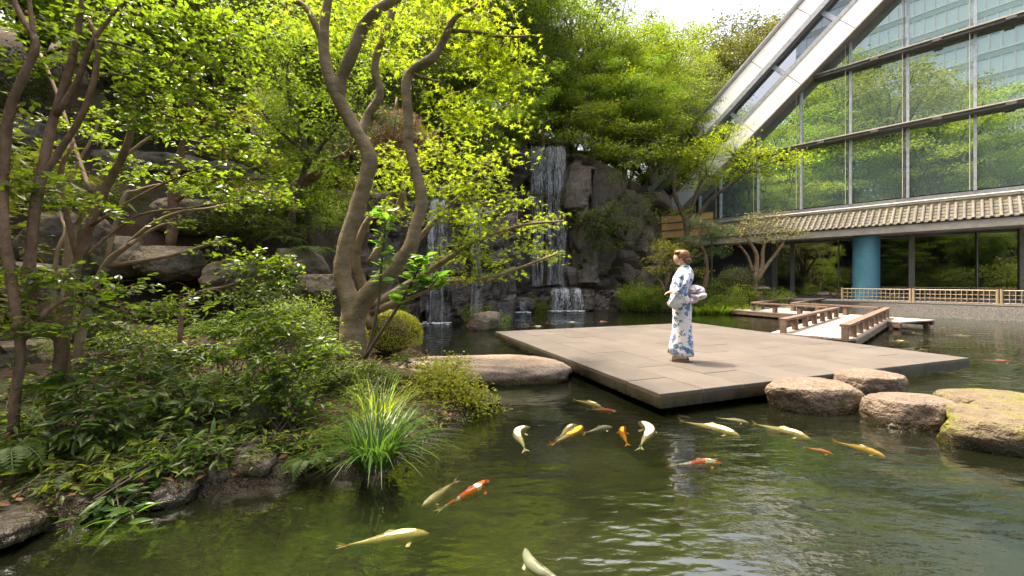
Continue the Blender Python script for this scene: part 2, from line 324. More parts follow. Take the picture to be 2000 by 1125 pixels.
M['lf_rust'] = leafmat('rust_leaf', (0.06, 0.08, 0.018), (0.125, 0.13, 0.032), (0.22, 0.25, 0.04), 0.35)
M['lf_pale'] = leafmat('pale_leaf', (0.09, 0.13, 0.045), (0.24, 0.24, 0.10), (0.38, 0.40, 0.12), 0.4, odd=(0.42, 0.30, 0.13))
M['lf_azalea'] = leafmat('clipped_leaf', (0.14, 0.17, 0.012), (0.27, 0.27, 0.02), (0.48, 0.48, 0.03), 0.4)
M['lf_grass'] = leafmat('grass_blade', (0.022, 0.066, 0.01), (0.06, 0.12, 0.018), (0.14, 0.28, 0.025), 0.4, 0.35, 0.5, vary_obj=False)
M['lf_fern'] = leafmat('fern_leaf', (0.045, 0.085, 0.015), (0.09, 0.13, 0.025), (0.24, 0.34, 0.04), 0.4)
M['litter'] = leafmat('dead_leaf', (0.07, 0.035, 0.018), (0.24, 0.14, 0.075), (0.20, 0.11, 0.05), 0.2, 0.8, 0.2)
M['needle_dead'] = leafmat('dead_needles', (0.17, 0.11, 0.06), (0.30, 0.21, 0.12), (0.3, 0.2, 0.1), 0.3)

# ---------------------------------------------------------------- leaves
def _fan(pts):                       # fan of triangles about vertex 0
    n = len(pts) - 1
    return np.array(pts, float), np.array([[0, i, i % n + 1] for i in range(1, n + 1)])
T_OVATE = _fan([(0, .5, -.02), (0, 0, 0), (.22, .22, .04), (.29, .48, .06), (.17, .78, .02), (0, 1, -.06), (-.17, .78, .02), (-.29, .48, .06), (-.22, .22, .04)])
T_OVAL4 = (np.array([(0, 0, 0), (.27, .5, .05), (0, 1, -.05), (-.27, .5, .05)], float), np.array([[0, 1, 2], [0, 2, 3]]))
T_LANCE = _fan([(0, .5, 0), (0, 0, 0), (.12, .3, .03), (.11, .62, .0), (0, 1, -.14), (-.11, .62, .0), (-.12, .3, .03)])
def _maple():
    out = [(0, 0.1, 0), (0, -.18, 0)]
    ang = [-118, -62, -18 - 16, 0]; 
    tips = [(-112, .62), (-58, .92), (0, 1.05), (58, .92), (112, .62)]
    pts = []
    for i, (a, r) in enumerate(tips):
        pts.append((a, r, -.10))
        if i < 4: pts.append(((a + tips[i + 1][0]) / 2, .30, .02))
    v = [(0, 0.02, 0), (0, -.10, 0)] + [(math.sin(math.radians(a)) * r * .75, math.cos(math.radians(a)) * r * .75, z) for a, r, z in pts]
    return _fan(v)
T_MAPLE = _maple()
T_STAR3 = (np.array([(0, 0, 0), (.16, .30, .02), (.55, .62, -.05), (.12, .55, 0), (0, 1, -.08), (-.12, .55, 0), (-.55, .62, -.05), (-.16, .30, .02)], float),
           np.array([[0, 1, 7], [1, 2, 3], [3, 4, 5], [5, 6, 7], [1, 3, 5], [1, 5, 7]]))
def _needles(n=9, seed=1):
    r = np.random.default_rng(seed); v = []; f = []
    for i in range(n):
        a = r.uniform(0, 6.283); e = r.uniform(.1, 1.3); d = V3(math.cos(a) * math.cos(e), math.sin(a) * math.cos(e), math.sin(e)); s = np.cross(d, V3(0, 0.3, 1)); s /= np.linalg.norm(s) + 1e-6
        k = len(v); v += [d * .02 - s * .02, d * .02 + s * .02, d * r.uniform(.75, 1)]; f.append([k, k + 1, k + 2])
    return np.array(v), np.array(f)
T_NEEDLE = _needles()

def unit(a): return a / (np.linalg.norm(a, axis=-1, keepdims=True) + 1e-9)
def leaves(mb, P, N, H, S, T):
    """one leaf of template T at each point, facing N, pointing along H, S long"""
    N = unit(N); H = unit(H - N * (H * N).sum(1, keepdims=True)); R = np.cross(H, N)
    tv, tf = T; k = len(tv)
    V = P[:, None] + S[:, None, None] * (tv[None, :, 0, None] * R[:, None] + tv[None, :, 1, None] * H[:, None] + tv[None, :, 2, None] * N[:, None])
    mb.add(V.reshape(-1, 3), (tf[None] + (np.arange(len(P)) * k)[:, None, None]).reshape(-1, tf.shape[1]))
def in_ball(rng, n, shell=0.5):
    d = unit(rng.normal(size=(n, 3))); return d * (rng.random((n, 1)) ** shell)
def pad(rng, c, r, n, size, per=16, tw=0.22, flat=0.25, droop=0.5, tilt=0.55, spray=False):
    """leaf points of one mass of foliage: twigs spread through an ellipsoid, leaves in flat sprays about them"""
    c = np.asarray(c, float); r = np.asarray(r, float); k = max(1, int(n / per))
    tc = c + in_ball(rng, k, 0.45) * r
    out = unit((tc - c) / r + rng.normal(size=(k, 3)) * .5) * V3(1, 1, .35)
    i = np.repeat(np.arange(k), per); m = len(i)
    a = rng.uniform(0, 2 * math.pi, m); q = tw * np.sqrt(rng.random(m))
    off = np.c_[np.cos(a) * q, np.sin(a) * q, rng.normal(size=m) * tw * flat - droop * q * q / tw]
    off += out[i] * (rng.random((m, 1)) - .3) * tw * 1.2
    N = V3(0, 0, 1) + rng.normal(size=(m, 3)) * tilt
    H = np.c_[np.cos(a), np.sin(a), np.full(m, -.25)] + out[i] * .8 + rng.normal(size=(m, 3)) * .3
    S = size * rng.uniform(.5, 1.25, m)
    pad.lines = []
    if spray:                                        # leaves set alternately along a twig
        o3 = unit(out + V3(0, 0, .12)); sd = unit(np.cross(o3, V3(0, 0, 1) + rng.normal(size=(k, 3)) * .25)); u = rng.random(m) * 2 - 1; sg = rng.choice([-1.0, 1.0], m)
        off = o3[i] * (u * tw)[:, None] + sd[i] * (sg * size * .10)[:, None] - V3(0, 0, 1) * (.35 * tw * u * u)[:, None] + rng.normal(size=(m, 3)) * .006
        H = o3[i] * .6 + sd[i] * sg[:, None] + rng.normal(size=(m, 3)) * .22 - V3(0, 0, .15); N = V3(0, 0, 1) + rng.normal(size=(m, 3)) * tilt * .7
        q = .35 * tw * V3(0, 0, 1); pad.lines = [(tc[j] - o3[j] * tw - q, tc[j], tc[j] + o3[j] * tw - q) for j in range(k)]
    return tc[i] + off, N, H, S, tc
def crown_of(pads, T, rng, **kw):
    """pads: (centre, radii, count, leaf size) -> mesh builder, twig centres"""
    mb = MB(); tcs = []
    for c, r, n, s in pads:
        P, N, H, S, tc = pad(rng, c, r, n, s, **kw); leaves(mb, P, N, H, S, T); tcs.append(tc)
    return mb, tcs
def twigs(mb, start, ends, r0, rng, seg=4, sag=0.1, r1=None):
    for e in ends:
        m = (start + e) / 2 + rng.normal(size=3) * np.linalg.norm(e - start) * .12 + V3(0, 0, sag * np.linalg.norm(e - start))
        mb.tube([start, m, e], [r0, r0 * .65, r1 if r1 else r0 * .3], seg, 3)

def gen_tree(rng, h, cr, npads, nleaf, leaf, T, trunk_r, low=0.35, padr=0.42, flatp=0.45, lean=0.0, **kw):
    """procedural tree about the origin: (trunk builder, crown builder)"""
    tb = MB(); top = V3(rng.normal() * .1 * h + lean, rng.normal() * .1 * h, h * .8)
    kx = rng.normal(size=(3, 3)) * V3(.06, .06, 0) * h
    main = [V3(0, 0, -.4), V3(0, 0, h * .12), V3(*(top[:2] * .3 + kx[0][:2]), h * .32), V3(*(top[:2] * .65 + kx[1][:2]), h * .56), top]
    tb.tube(main, [trunk_r * 1.35, trunk_r, trunk_r * .8, trunk_r * .55, trunk_r * .2], 8, 4, .04, rng)
    sp, _ = catmull(np.array(main), np.ones(5), 6)
    pads = []
    for i in range(npads):
        u = (i + .5) / npads; z = low + (1 - low) * u
        a = i * 2.4 + rng.uniform(-.5, .5); w = math.sin(math.pi * min(1, .18 + .82 * (1 - u) ** .8)) ** .6 * .95 + .1
        rr = cr * w * rng.uniform(.35, 1.0)
        c = V3(math.cos(a) * rr + top[0] * z, math.sin(a) * rr + top[1] * z, h * z + rng.normal() * .04 * h)
        pr = cr * padr * rng.uniform(.7, 1.25)
        pads.append((c, V3(pr, pr, pr * flatp), nleaf // npads, leaf))
        j = int(len(sp) * min(.95, max(.3, z * .78))); s0 = sp[j]
        mid = (s0 + c) / 2 + V3(0, 0, .05 * h) + rng.normal(size=3) * .03 * h
        tb.tube([s0, mid, c], [trunk_r * .32, trunk_r * .2, trunk_r * .06], 5, 3)
    cb, tcs = crown_of(pads, T, rng, **kw)
    for (c, r, n, s), tc in zip(pads, tcs):
        twigs(tb, c, tc[:5], trunk_r * .07, rng, 3)
    return tb, cb

# ---------------------------------------------------------------- terrain and pond
POND = np.array([(-9, -9), (-6.2, -4), (-5.4, 0), (-4.0, 1.5), (-2.95, 2.25), (-2.35, 2.6), (-1.65, 2.9), (-1.05, 2.95), (-.72, 3.6), (-.3, 4.45), (-.35, 5.2), (-.9, 5.9), (-1.15, 6.7), (-1.7, 8), (-2.3, 10),
                 (-3.2, 13.2), (-3.2, 14.3), (-.5, 14.5), (-.3, 19.3), (5.3, 19.4), (8, 18.7), (10.6, 18.0), (13.0, 20.3), (14.6, 20.4), (15.5, 18.6), (16.6, 17.0), (18.4, 14.9), (22.5, 10.2), (29, 3), (31, -9)])
WALL = np.array([(-16, -70), (-13, -14), (-11, 0), (-8.8, 6.4), (-4.8, 8.6), (-4.3, 10.8), (-3.7, 14.7), (-.5, 15.0), (-.4, 21.5), (8.0, 22.1), (9.6, 26), (13, 36), (30, 62), (60, 90)], float)
WALLH = np.array([1.0, 1.0, 1.0, 1.2, 1.4, 1.8, 2.6, 2.6, 6.6, 5.2, 4.0, 5, 7, 7], float)

def seg_dist(P, A):
    """distance, nearest segment, parameter of points P to the open polyline A"""
    best = np.full(len(P), 1e9); bi = np.zeros(len(P), int); bt = np.zeros(len(P))
    for i in range(len(A) - 1):
        d = A[i + 1] - A[i]; t = np.clip(((P - A[i]) @ d) / (d @ d), 0, 1); q = np.linalg.norm(P - (A[i] + t[:, None] * d), axis=1)
        m = q < best; best[m] = q[m]; bi[m] = i; bt[m] = t[m]
    return best, bi, bt
def inside(P, A):
    r = np.zeros(len(P), bool); j = len(A) - 1
    for i in range(len(A)):
        c = ((A[i, 1] > P[:, 1]) != (A[j, 1] > P[:, 1]))
        with np.errstate(divide='ignore', invalid='ignore'):
            xx = (A[j, 0] - A[i, 0]) * (P[:, 1] - A[i, 1]) / (A[j, 1] - A[i, 1]) + A[i, 0]
        r ^= c & (P[:, 0] < xx); j = i
    return r
HILLPOLY = np.vstack([WALL, [(60, 500), (-500, 500), (-500, -70)]])
SHORE = np.vstack([POND, POND[:1]])
def gh(X, Y):
    P = np.c_[np.ravel(X), np.ravel(Y)].astype(float)
    ds, _, _ = seg_dist(P, SHORE); ins = inside(P, POND)
    z = np.where(ins, np.maximum(-.75, -ds * .9 - .04), .10 + .16 * np.minimum(ds, 1.2) + .10 * np.minimum(np.maximum(ds - 1.2, 0), 6))
    right = (P[:, 0] > 14) & ~ins & (P[:, 1] < 40); z = np.where(right, np.minimum(z, .30), z)
    dw, wi, wt = seg_dist(P, WALL); hill = inside(P, HILLPOLY)
    hw = WALLH[wi] * (1 - wt) + WALLH[wi + 1] * wt
    s = np.where(hill, dw, 0)
    zh = np.minimum(1, s / .7) * hw + .62 * np.minimum(s, 16) + .25 * np.clip(s - 16, 0, 40)
    z = np.where(hill, np.maximum(z, .35) + zh, z)
    return z.reshape(np.shape(X))
def g1(x, y): return float(gh(np.array([x]), np.array([y]))[0])

fx = np.arange(-20, 24, .24); fy = np.arange(-6, 34, .24)
gx = np.r_[-500, -300, -160, -90, -60, -45, -36, -30, -25, fx, 25, 28, 32, 38, 46, 60, 90, 160, 300, 500]
gy = np.r_[-500, -300, -160, -90, -60, -40, -28, -20, -14, -10, fy, 35, 37, 40, 45, 52, 62, 76, 100, 160, 300, 500]
GX, GY = np.meshgrid(gx, gy, indexing='ij'); GZ = gh(GX, GY)
nz = np.array([noise.noise((x * .7, y * .7, 0)) * .14 + noise.noise((x * 2.3, y * 2.3, 5)) * .05 for x, y in zip(GX.ravel(), GY.ravel())]).reshape(GX.shape)
GZ = GZ + np.where(GZ > .02, nz * np.minimum(1, np.maximum(GZ, 0) * 2.5), 0)
V = np.stack([GX, GY, GZ], -1); a, b = GX.shape
i, j = np.meshgrid(np.arange(a - 1), np.arange(b - 1), indexing='ij')
quads = np.stack([i * b + j, (i + 1) * b + j, (i + 1) * b + j + 1, i * b + j + 1], -1).reshape(-1, 4)
under = (V.reshape(-1, 3)[quads, 2] < -.02).all(1)
used = MB(); used.add(V, quads[~under]); struct('ground', used, M['soil'], True)
bed = MB(); bed.add(V, quads[under]); struct('pond_bed', bed, M['bed'], True)
w = MB(); w.poly([(-12, -14, 0), (34, -14, 0), (34, 24, 0), (-12, 24, 0)]); struct('pond', w, M['water'])

# fallen leaves on the left bank
P = np.c_[RNG.uniform(-5.2, 0, 5200), RNG.uniform(1.2, 7.5, 5200)]
k = ~inside(P, POND); P = P[k]; Z = gh(P[:, 0], P[:, 1])
lit = MB(); N = V3(0, 0, 1) + RNG.normal(size=(len(P), 3)) * .45; H = RNG.normal(size=(len(P), 3))
leaves(lit, np.c_[P, Z + RNG.uniform(.01, .05, len(P))], N, H, RNG.uniform(.03, .075, len(P)), T_OVAL4)
o = link('fallen_leaves', lit.mesh('fallen_leaves'), M['litter']); o['kind'] = 'stuff'; tag(o, 'brown fallen leaves littering the soil of the wooded bank', 'leaves')

# ---------------------------------------------------------------- rocks
def rock_mesh(name, size, seed, rough=.18, flat=0.0, sub=4, angular=0.0, squash=None, crack=0.0):
    """a lump: sphere pushed about by noise, faceted when angular, with a level top when flat"""
    import bmesh
    bm = bmesh.new(); bmesh.ops.create_icosphere(bm, subdivisions=sub, radius=1.0)
    r = np.random.default_rng(seed); o = Vector(r.uniform(-50, 50, 3)); sz = Vector(size)
    pl = [Vector(unit(r.normal(size=3))) for _ in range(9)]; pd = r.uniform(.70, .95, 9)
    for v in bm.verts:
        p = v.co.copy()
        p = Vector([math.copysign(abs(c) ** .8, c) for c in p])
        if angular:
            for q, d in zip(pl, pd):
                e = p.dot(q) - d
                if e > 0: p -= q * e * angular
        n = noise.fractal(p * 1.1 + o, 1.0, 2.0, 4) * rough + noise.fractal(p * 4 + o, 1.0, 2.0, 3) * rough * .28
        p = p * (1 + n)
        if crack:
            w = abs(noise.noise(Vector((p.x * 1.2, p.y * 1.2, p.z * 1.8)) + o))
            if w < .07: p *= 1 - crack * (1 - w / .07)
        if flat and p.z > flat: p.z = flat + (p.z - flat) * .22
        v.co = Vector((p.x * sz.x, p.y * sz.y, p.z * sz.z))
    me = bpy.data.meshes.new(name); bm.to_mesh(me); bm.free()
    me.polygons.foreach_set('use_smooth', np.ones(len(me.polygons), bool)); return me
def rock(name, label, loc, size, seed, mat, rz=0.0, cat='rock', group=None, **kw):
    o = link(name, rock_mesh(name, size, seed, **kw), M[mat]); o.location = [float(c) for c in loc]; o.rotation_euler = (0, 0, rz)
    return tag(o, label, cat, group)

def back(p, d, z=0.0): q = p * (1 + d / math.hypot(p[0], p[1])); q[2] = p[2] + z; return q
rock('stepping_stone', 'widest pinkish granite stepping stone, leftmost beside the stage edge', back(on_plane(1587, 806), .30, .03), (.56, .34, .37), 11, 'stepstone', .08, 'stone', flat=.62, rough=.13, angular=.55, sub=5)
rock('stepping_stone', 'granite stepping stone touching the dark side of the stage behind the other two', back(on_plane(1692, 778), .34, .0), (.44, .34, .40), 12, 'stepstone', .3, 'stone', flat=.62, rough=.13, angular=.55, sub=5)
rock('stepping_stone', 'blocky granite stepping stone with mossy flank next to the mossy rock', back(on_plane(1777, 836), .28, .03), (.42, .30, .36), 13, 'stepstone', -.1, 'stone', flat=.6, rough=.12, angular=.6, sub=5)
# big mossy rock: a base with paving slabs on its top
c0 = back(on_plane(1975, 893), .30)
mr = thing('mossy_rock', 'large yellow-green mossy rock with cracked flat top at the end of the stepping stones', 'rock', c0)
def slabpart(nm, dx, dy, dz, size, seed, rz):
    o = link(nm, rock_mesh(nm, size, seed, rough=.10, flat=.5, angular=.7, sub=5, crack=.05), M['mossrock'], mr); o.location = c0 + V3(dx, dy, dz); o.rotation_euler = (0, 0, rz)
slabpart('base_block', .12, 0, .06, (.62, .32, .36), 21, -.1)
slabpart('top_slab', .38, .34, .14, (.42, .22, .26), 22, .2)
slabpart('top_slab', .06, .32, .12, (.26, .2, .24), 23, .5)
slabpart('top_slab', .62, .68, .12, (.5, .28, .28), 24, .0)
# flat slab that leads from the bank to the stage
rock('stone_slab', 'long pale sandstone slab bridging from the bank to the stage corner', (-.5, 6.15, .10), (1.34, .52, .27), 31, 'slab', -.03, 'stone', flat=.6, rough=.10, angular=.35, sub=5)
# rocks along the bank foot (x, y, width px, size)
for n, (x, y, D, s, lab) in enumerate([(500, 905, 3.0, (.24, .20, .20), 'pointed dark rock at the water line right of the fern bank'),
        (435, 918, 2.95, (.19, .2, .17), 'dark rounded rock wedged against the pointed rock at the water line'),
        (345, 950, 2.75, (.22, .18, .12), 'low dark rock half under water left of the pointed rock'),
        (25, 1020, 2.3, (.26, .2, .10), 'flat wet rock at the water edge under the ferns'),
        (930, 780, 4.75, (.30, .24, .16), 'brown rock under the yellow-green overhanging shrub')]):
    p = px(x, y, D); rock('shore_rock', lab, (p[0], p[1], p[2] - .03), tuple(c * .8 for c in s), 40 + n, 'shore', n * .7, angular=.8)
p = px(945, 640, 12.4); rock('pond_rock', 'grey boulder standing in the pond before the cascade', (p[0], p[1], .12), (.5, .42, .42), 51, 'boulder', .4, angular=.7, sub=4)
# boulder retaining wall on the left hill
BL = [(232, 500, 7.6, (.42, .5, .50), 'smooth rounded boulder in the wall left of the cracked block'),
      (335, 512, 7.7, (.56, .5, .40), 'blocky boulder with a crack across it in the retaining wall'),
      (120, 480, 7.4, (.95, .6, .72), 'very large grey boulder behind the reddish trunks'),
      (470, 540, 8.0, (.6, .5, .4), 'boulder behind the leafy branch right of the cracked block'),
      (590, 520, 8.2, (.62, .5, .45), 'long boulder with fern over it in the retaining wall'),
      (622, 560, 7.6, (.34, .34, .32), 'smooth small boulder below the fern, left of the maple trunk'),
      (40, 560, 6.4, (.7, .6, .5), 'broad boulder low behind the leftmost trunks'),
      (250, 322, 10.2, (.75, .6, .42), 'dark boulder on the upper terrace left of the flat ledge stone'),
      (345, 325, 10.4, (.72, .6, .36), 'flat topped ledge stone on the upper terrace'),
      (60, 275, 9.6, (.8, .7, .5), 'round grey boulder high on the slope behind the red trunks'),
      (450, 345, 10.6, (.7, .6, .4), 'shaded boulder at the right end of the upper terrace'),
      (540, 370, 10.8, (.6, .5, .35), 'boulder on the terrace beside the rock wall top'),
      (160, 400, 9.0, (1.1, .7, .6), 'broad mossy rock face below the upper terrace'),
      (400, 430, 8.9, (.9, .6, .5), 'rock face in shade below the terrace stones'),
      (20, 700, 4.6, (.45, .4, .24), 'low grey boulder by the path at the left edge'),
      (190, 650, 5.6, (.36, .3, .2), 'grey boulder on the path behind the two trunks')]
for n, (x, y, D, s, lab) in enumerate(BL):
    p = px(x, y, D); rock('boulder', lab, p, s, 60 + n, 'boulder', n * 1.3, angular=.8, rough=.17, flat=.7, sub=5, crack=.06 if n in (1, 12, 13, 2) else .02)

# cliffs: a folded sheet of blocky rock with real depth, closed over the top
def cliff(name, label, path, ztop, zbot, mat, seed, amp=.5, res=.16, cell=1.3, back=1.6, cat='cliff', under=0.0):
    A = np.array(path, float); L = np.r_[0, np.cumsum(np.linalg.norm(np.diff(A, axis=0), axis=1))]
    n = int(L[-1] / res) + 1; s = np.linspace(0, L[-1], n); x = np.interp(s, L, A[:, 0]); y = np.interp(s, L, A[:, 1])
    zt = np.interp(s, L, np.array(ztop) * np.ones(len(A))); m = int((max(zt) - zbot) / res) + 1; mb_ = 6
    tx = np.gradient(x); ty = np.gradient(y); q = np.hypot(tx, ty); nx, ny = ty / q, -tx / q      # outward: right of the path
    V = np.zeros((n, m + mb_, 3)); off = Vector((seed * 7.3, seed * 3.1, 0))
    for i in range(n):
        for k in range(m + mb_):
            u = min(1, k / (m - 1)); z = zbot + (zt[i] - zbot) * u; bk = 0 if k < m else (k - m + 1) / mb_ * back
            p = Vector((x[i], y[i], z * .8)) / cell + off
            d, pts = noise.voronoi(p, distance_metric='DISTANCE', exponent=2.5)
            sv = noise.cell_vector(pts[0] * 3.7) - Vector((.5, .5, .5)); blk = noise.cell(pts[0] * 3.7) * .45 + 1.5 * sv.dot(p - pts[0])
            e = min(1, (d[1] - d[0]) / .10)
            h = amp * (blk * 1.1 + .2 * noise.fractal(p * 2.2, 1, 2, 4) + .5 * noise.noise(p * .5) - .30 * (1 - e))
            h += under * (u - .5) if under else 0
            V[i, k] = (x[i] + nx[i] * (h - bk), y[i] + ny[i] * (h - bk), z + (.12 * amp * noise.noise(p * 2) if k >= m - 1 else 0) + bk * .10)
    mb = MB(); b = m + mb_; i, j = np.meshgrid(np.arange(n - 1), np.arange(b - 1), indexing='ij')
    mb.add(V, np.stack([i * b + j, (i + 1) * b + j, (i + 1) * b + j + 1, i * b + j + 1], -1).reshape(-1, 4))
    o = link(name, mb.mesh(name), M[mat]); return tag(o, label, cat)
cliff('waterfall_cliff', 'dark wet rock face behind the tall waterfall', [(-.7, 21.4), (.6, 21.6), (1.4, 22.0), (3.0, 22.0), (3.3, 21.4)], [8.9, 8.6, 8.3, 8.3, 8.2], .2, 'wetrock', 3, .5)
cliff('cliff', 'pale fractured cliff to the right of the tall waterfall', [(2.9, 22.2), (3.15, 20.9), (4.2, 20.8), (4.9, 21.3), (6.2, 21.6), (7.6, 21.7), (8.4, 22.8)], [8.0, 7.9, 7.7, 7.5, 7.0, 6.4, 5.9], .3, 'cliff', 5, .85, cell=1.9)
cliff('cliff_buttress', 'rounded hanging rock buttress beside the tall waterfall above the ledge', [(3.0, 21.1), (3.35, 20.3), (4.1, 20.2), (4.5, 21.0)], 4.6, 1.35, 'cliff', 8, .35, cell=1.0, back=1.2)
cliff('rock_wall', 'brown dripping rock wall behind the thin waterfall', [(-4.6, 11.2), (-3.75, 12.4), (-3.4, 14.2), (-2.4, 14.5), (-.9, 14.5), (-.15, 14.9), (-.05, 17), (-.2, 21.5)], [3.9, 4.1, 4.2, 4.2, 4.0, 3.9, 4.2, 6.5], -.3, 'wetrock', 7, .40, cell=.8)
cliff('rock_ledge', 'low wet rock ledge with moss under the tall waterfall', [(-.1, 20.5), (.2, 19.7), (1.8, 19.6), (3.4, 19.55), (5.1, 19.4), (5.6, 20.4)], 1.0, -.3, 'wetrock', 9, .22, .10, .55, 2.6)
cliff('hill_wall', 'weathered grey rock face at the top of the retaining boulders beside the maple', [(-6.0, 10.6), (-5.2, 10.4), (-4.5, 10.6), (-4.1, 11.6)], [3.5, 3.7, 3.75, 3.8], .6, 'boulder', 12, .3, cell=1.2)
rock('ledge_rock', 'small wet rock left of the low cascade with water trickling over it', (.45, 18.9, .32), (.65, .5, .42), 75, 'wetrock', .3, angular=.5)

# ---------------------------------------------------------------- falling water
def waterfall(name, label, x0, x1, y, z1, z0, n, seed, spread=.12, foam=True, wmin=.01, wmax=.05, out=.35, foot=None):
    rng = np.random.default_rng(seed); r = thing(name, label, 'waterfall', ((x0 + x1) / 2, y, z0))
    st = MB(); cl = rng.random(max(4, int(9 * (x1 - x0))))
    for i in range(n):
        x = np.clip(x0 + (x1 - x0) * (cl[rng.integers(len(cl))] + rng.normal() * .06), x0, x1); t = rng.random() * .04; dx = spread * rng.normal(); yo = rng.uniform(0, .18); end = 1 if rng.random() < .35 else rng.uniform(.15, .8)
        zt = z1 + rng.normal() * .03; w0 = wmin + (wmax - wmin) * rng.random() ** 2; first = True
        while t < end:
            ln = rng.uniform(.05, .22); e = min(end, t + ln); k = 7; q = np.linspace(t, e, k)
            z = zt + (z0 - zt) * q; xx = x + dx * q + .010 * np.cumsum(rng.normal(size=k)); yy = y - out * np.minimum(1, q * 3) ** .5 * (.6 + .4 * q) - yo
            if first: z = np.r_[zt + .05, z[1:]]; yy = np.r_[y + .35, yy[1:]]; first = False
            ww = w0 * rng.uniform(.6, 1.3) * np.sin(np.linspace(.35, 2.9, k)) ** .6 * (1.1 - .45 * q)
            V = np.empty((k, 2, 3)); V[:, 0] = np.c_[xx - ww, yy, z]; V[:, 1] = np.c_[xx + ww, yy + rng.normal() * .01, z]
            j = np.arange(k - 1) * 2; st.add(V, np.c_[j, j + 1, j + 3, j + 2]); t = e + rng.random() ** 2 * .12 * (1 + 2 * t)
    part('water_strands', st, M['fall'], r, kind='stuff')
    vl = MB()
    for i in range(int(6 * (x1 - x0)) if foam else 1):
        x = rng.uniform(x0, x1); w0 = rng.uniform(.05, .16); q = np.linspace(0, 1, 9); ww = w0 * (1 + .5 * q) * rng.uniform(.8, 1.2, 9); yy = y - out * np.minimum(1, q * 3) ** .5 * (.6 + .4 * q) - rng.uniform(-.06, .2); z = z1 + (z0 - z1) * q; xx = x + .06 * rng.normal() * q
        V = np.empty((9, 2, 3)); V[:, 0] = np.c_[xx - ww, yy, z]; V[:, 1] = np.c_[xx + ww, yy + .01, z]; j = np.arange(8) * 2; vl.add(V, np.c_[j, j + 1, j + 3, j + 2])
    part('water_veil', vl, M['veil'], r, True, kind='stuff')
    if foam:
        fm = MB(); m = int(60 * (x1 - x0) + 30)
        for i in range(m):
            a = rng.uniform(0, 6.28); q = rng.random() * .5
            c = V3(rng.uniform(x0 - .2, x1 + .2), y - out + math.sin(a) * q * .9 - .1, z0 + .004 + rng.random() * .02); s = rng.uniform(.015, .06)
            fm.box(c, (s, s * .6, .012), None)
        part('foam', fm, M['foam'], r, True, kind='stuff')
    return r
waterfall('waterfall', 'tall white waterfall dropping from the wooded cliff top to the ledge', 1.02, 2.72, 21.45, 8.45, 1.02, 130, 1, .08, wmin=.006, wmax=.034, out=.45)
waterfall('waterfall', 'thin white waterfall falling into the pond behind the yellow maple', -2.76, -2.28, 14.2, 4.25, .02, 70, 2, .08, wmin=.005, wmax=.026, out=.5)
waterfall('waterfall', 'faint trickling waterfall on the wet rock wall right of the thin fall', -1.35, -1.0, 14.3, 4.0, .25, 14, 3, .06, wmin=.004, wmax=.018, foam=False, out=.35)
waterfall('cascade', 'short foaming cascade spilling over the low ledge into the pond', 1.85, 3.2, 19.5, 1.02, .02, 130, 4, .10, wmin=.008, wmax=.04, out=.28)
waterfall('cascade', 'tiny cascade dripping from the small wet rock beside the low ledge', .25, .65, 18.55, .52, .02, 26, 5, .04, wmin=.008, wmax=.025, out=.15)

# ---------------------------------------------------------------- stage
E1 = V3(-.3453, .9385, 0); E2 = V3(.9385, .3453, 0); SN = V3(1.566, 4.36, 0); SZ = .24; TL = .59
AX = np.array([E2, E1, V3(0, 0, 1)])
stage = thing('stone_stage', 'square grey-beige stone stage floating low over the koi pond', 'stage', SN)
NA, NB = 10, 5
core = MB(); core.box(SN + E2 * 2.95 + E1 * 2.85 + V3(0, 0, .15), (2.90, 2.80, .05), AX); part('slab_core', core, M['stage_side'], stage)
sup = MB()
for u in (1.2, 2.95, 4.7):
    sup.box(SN + E2 * u + E1 * 2.85 + V3(0, 0, -.25), (.22, 2.2, .35), AX)
part('support_beams', sup, M['darkwall'], stage)
tilem = {}
def bevel_box(w, d, h, b=.004):
    m = MB(); top = h; v = []
    for z, i in ((0, 0), (top - b, 0), (top, b)):
        v += [(-w + i, -d + i, z), (w - i, -d + i, z), (w - i, d - i, z), (-w + i, d - i, z)]
    f = [[a + k, a + (k + 1) % 4, a + 4 + (k + 1) % 4, a + 4 + k] for a in (0, 4) for k in range(4)] + [[8, 9, 10, 11], [3, 2, 1, 0]]
    return m.add(v, f)
rot = math.atan2(E2[1], E2[0])
for i in range(NA):
    y = 0.0; first = TL * (1.0 if i % 2 == 0 else 2.0)
    while y < 5.70 - .05:
        d = min(first if y == 0 else TL * 2, 5.70 - y); key = round(d, 3)
        if key not in tilem: tilem[key] = bevel_box(TL / 2 - .006, d / 2 - .006, .04).mesh('paving_tile')
        c = SN + E2 * (TL * (i + .5)) + E1 * (y + d / 2) + V3(0, 0, SZ - .04 + RNG.normal() * .0007)
        o = link('paving_tile', tilem[key], M['stage'], stage); o.location = c; o.rotation_euler = (RNG.normal() * .0008, RNG.normal() * .0008, rot); y += d
pan = {}
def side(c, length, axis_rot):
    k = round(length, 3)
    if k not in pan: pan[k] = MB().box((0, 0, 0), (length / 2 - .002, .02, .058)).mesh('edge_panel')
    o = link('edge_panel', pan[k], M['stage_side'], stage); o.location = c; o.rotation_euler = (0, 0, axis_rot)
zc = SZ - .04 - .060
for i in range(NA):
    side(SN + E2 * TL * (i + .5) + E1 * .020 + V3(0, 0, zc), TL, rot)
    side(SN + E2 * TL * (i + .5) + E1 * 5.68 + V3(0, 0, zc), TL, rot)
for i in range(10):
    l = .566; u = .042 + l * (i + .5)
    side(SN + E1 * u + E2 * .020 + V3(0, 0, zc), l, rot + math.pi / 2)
    side(SN + E1 * u + E2 * 5.88 + V3(0, 0, zc), l, rot + math.pi / 2)

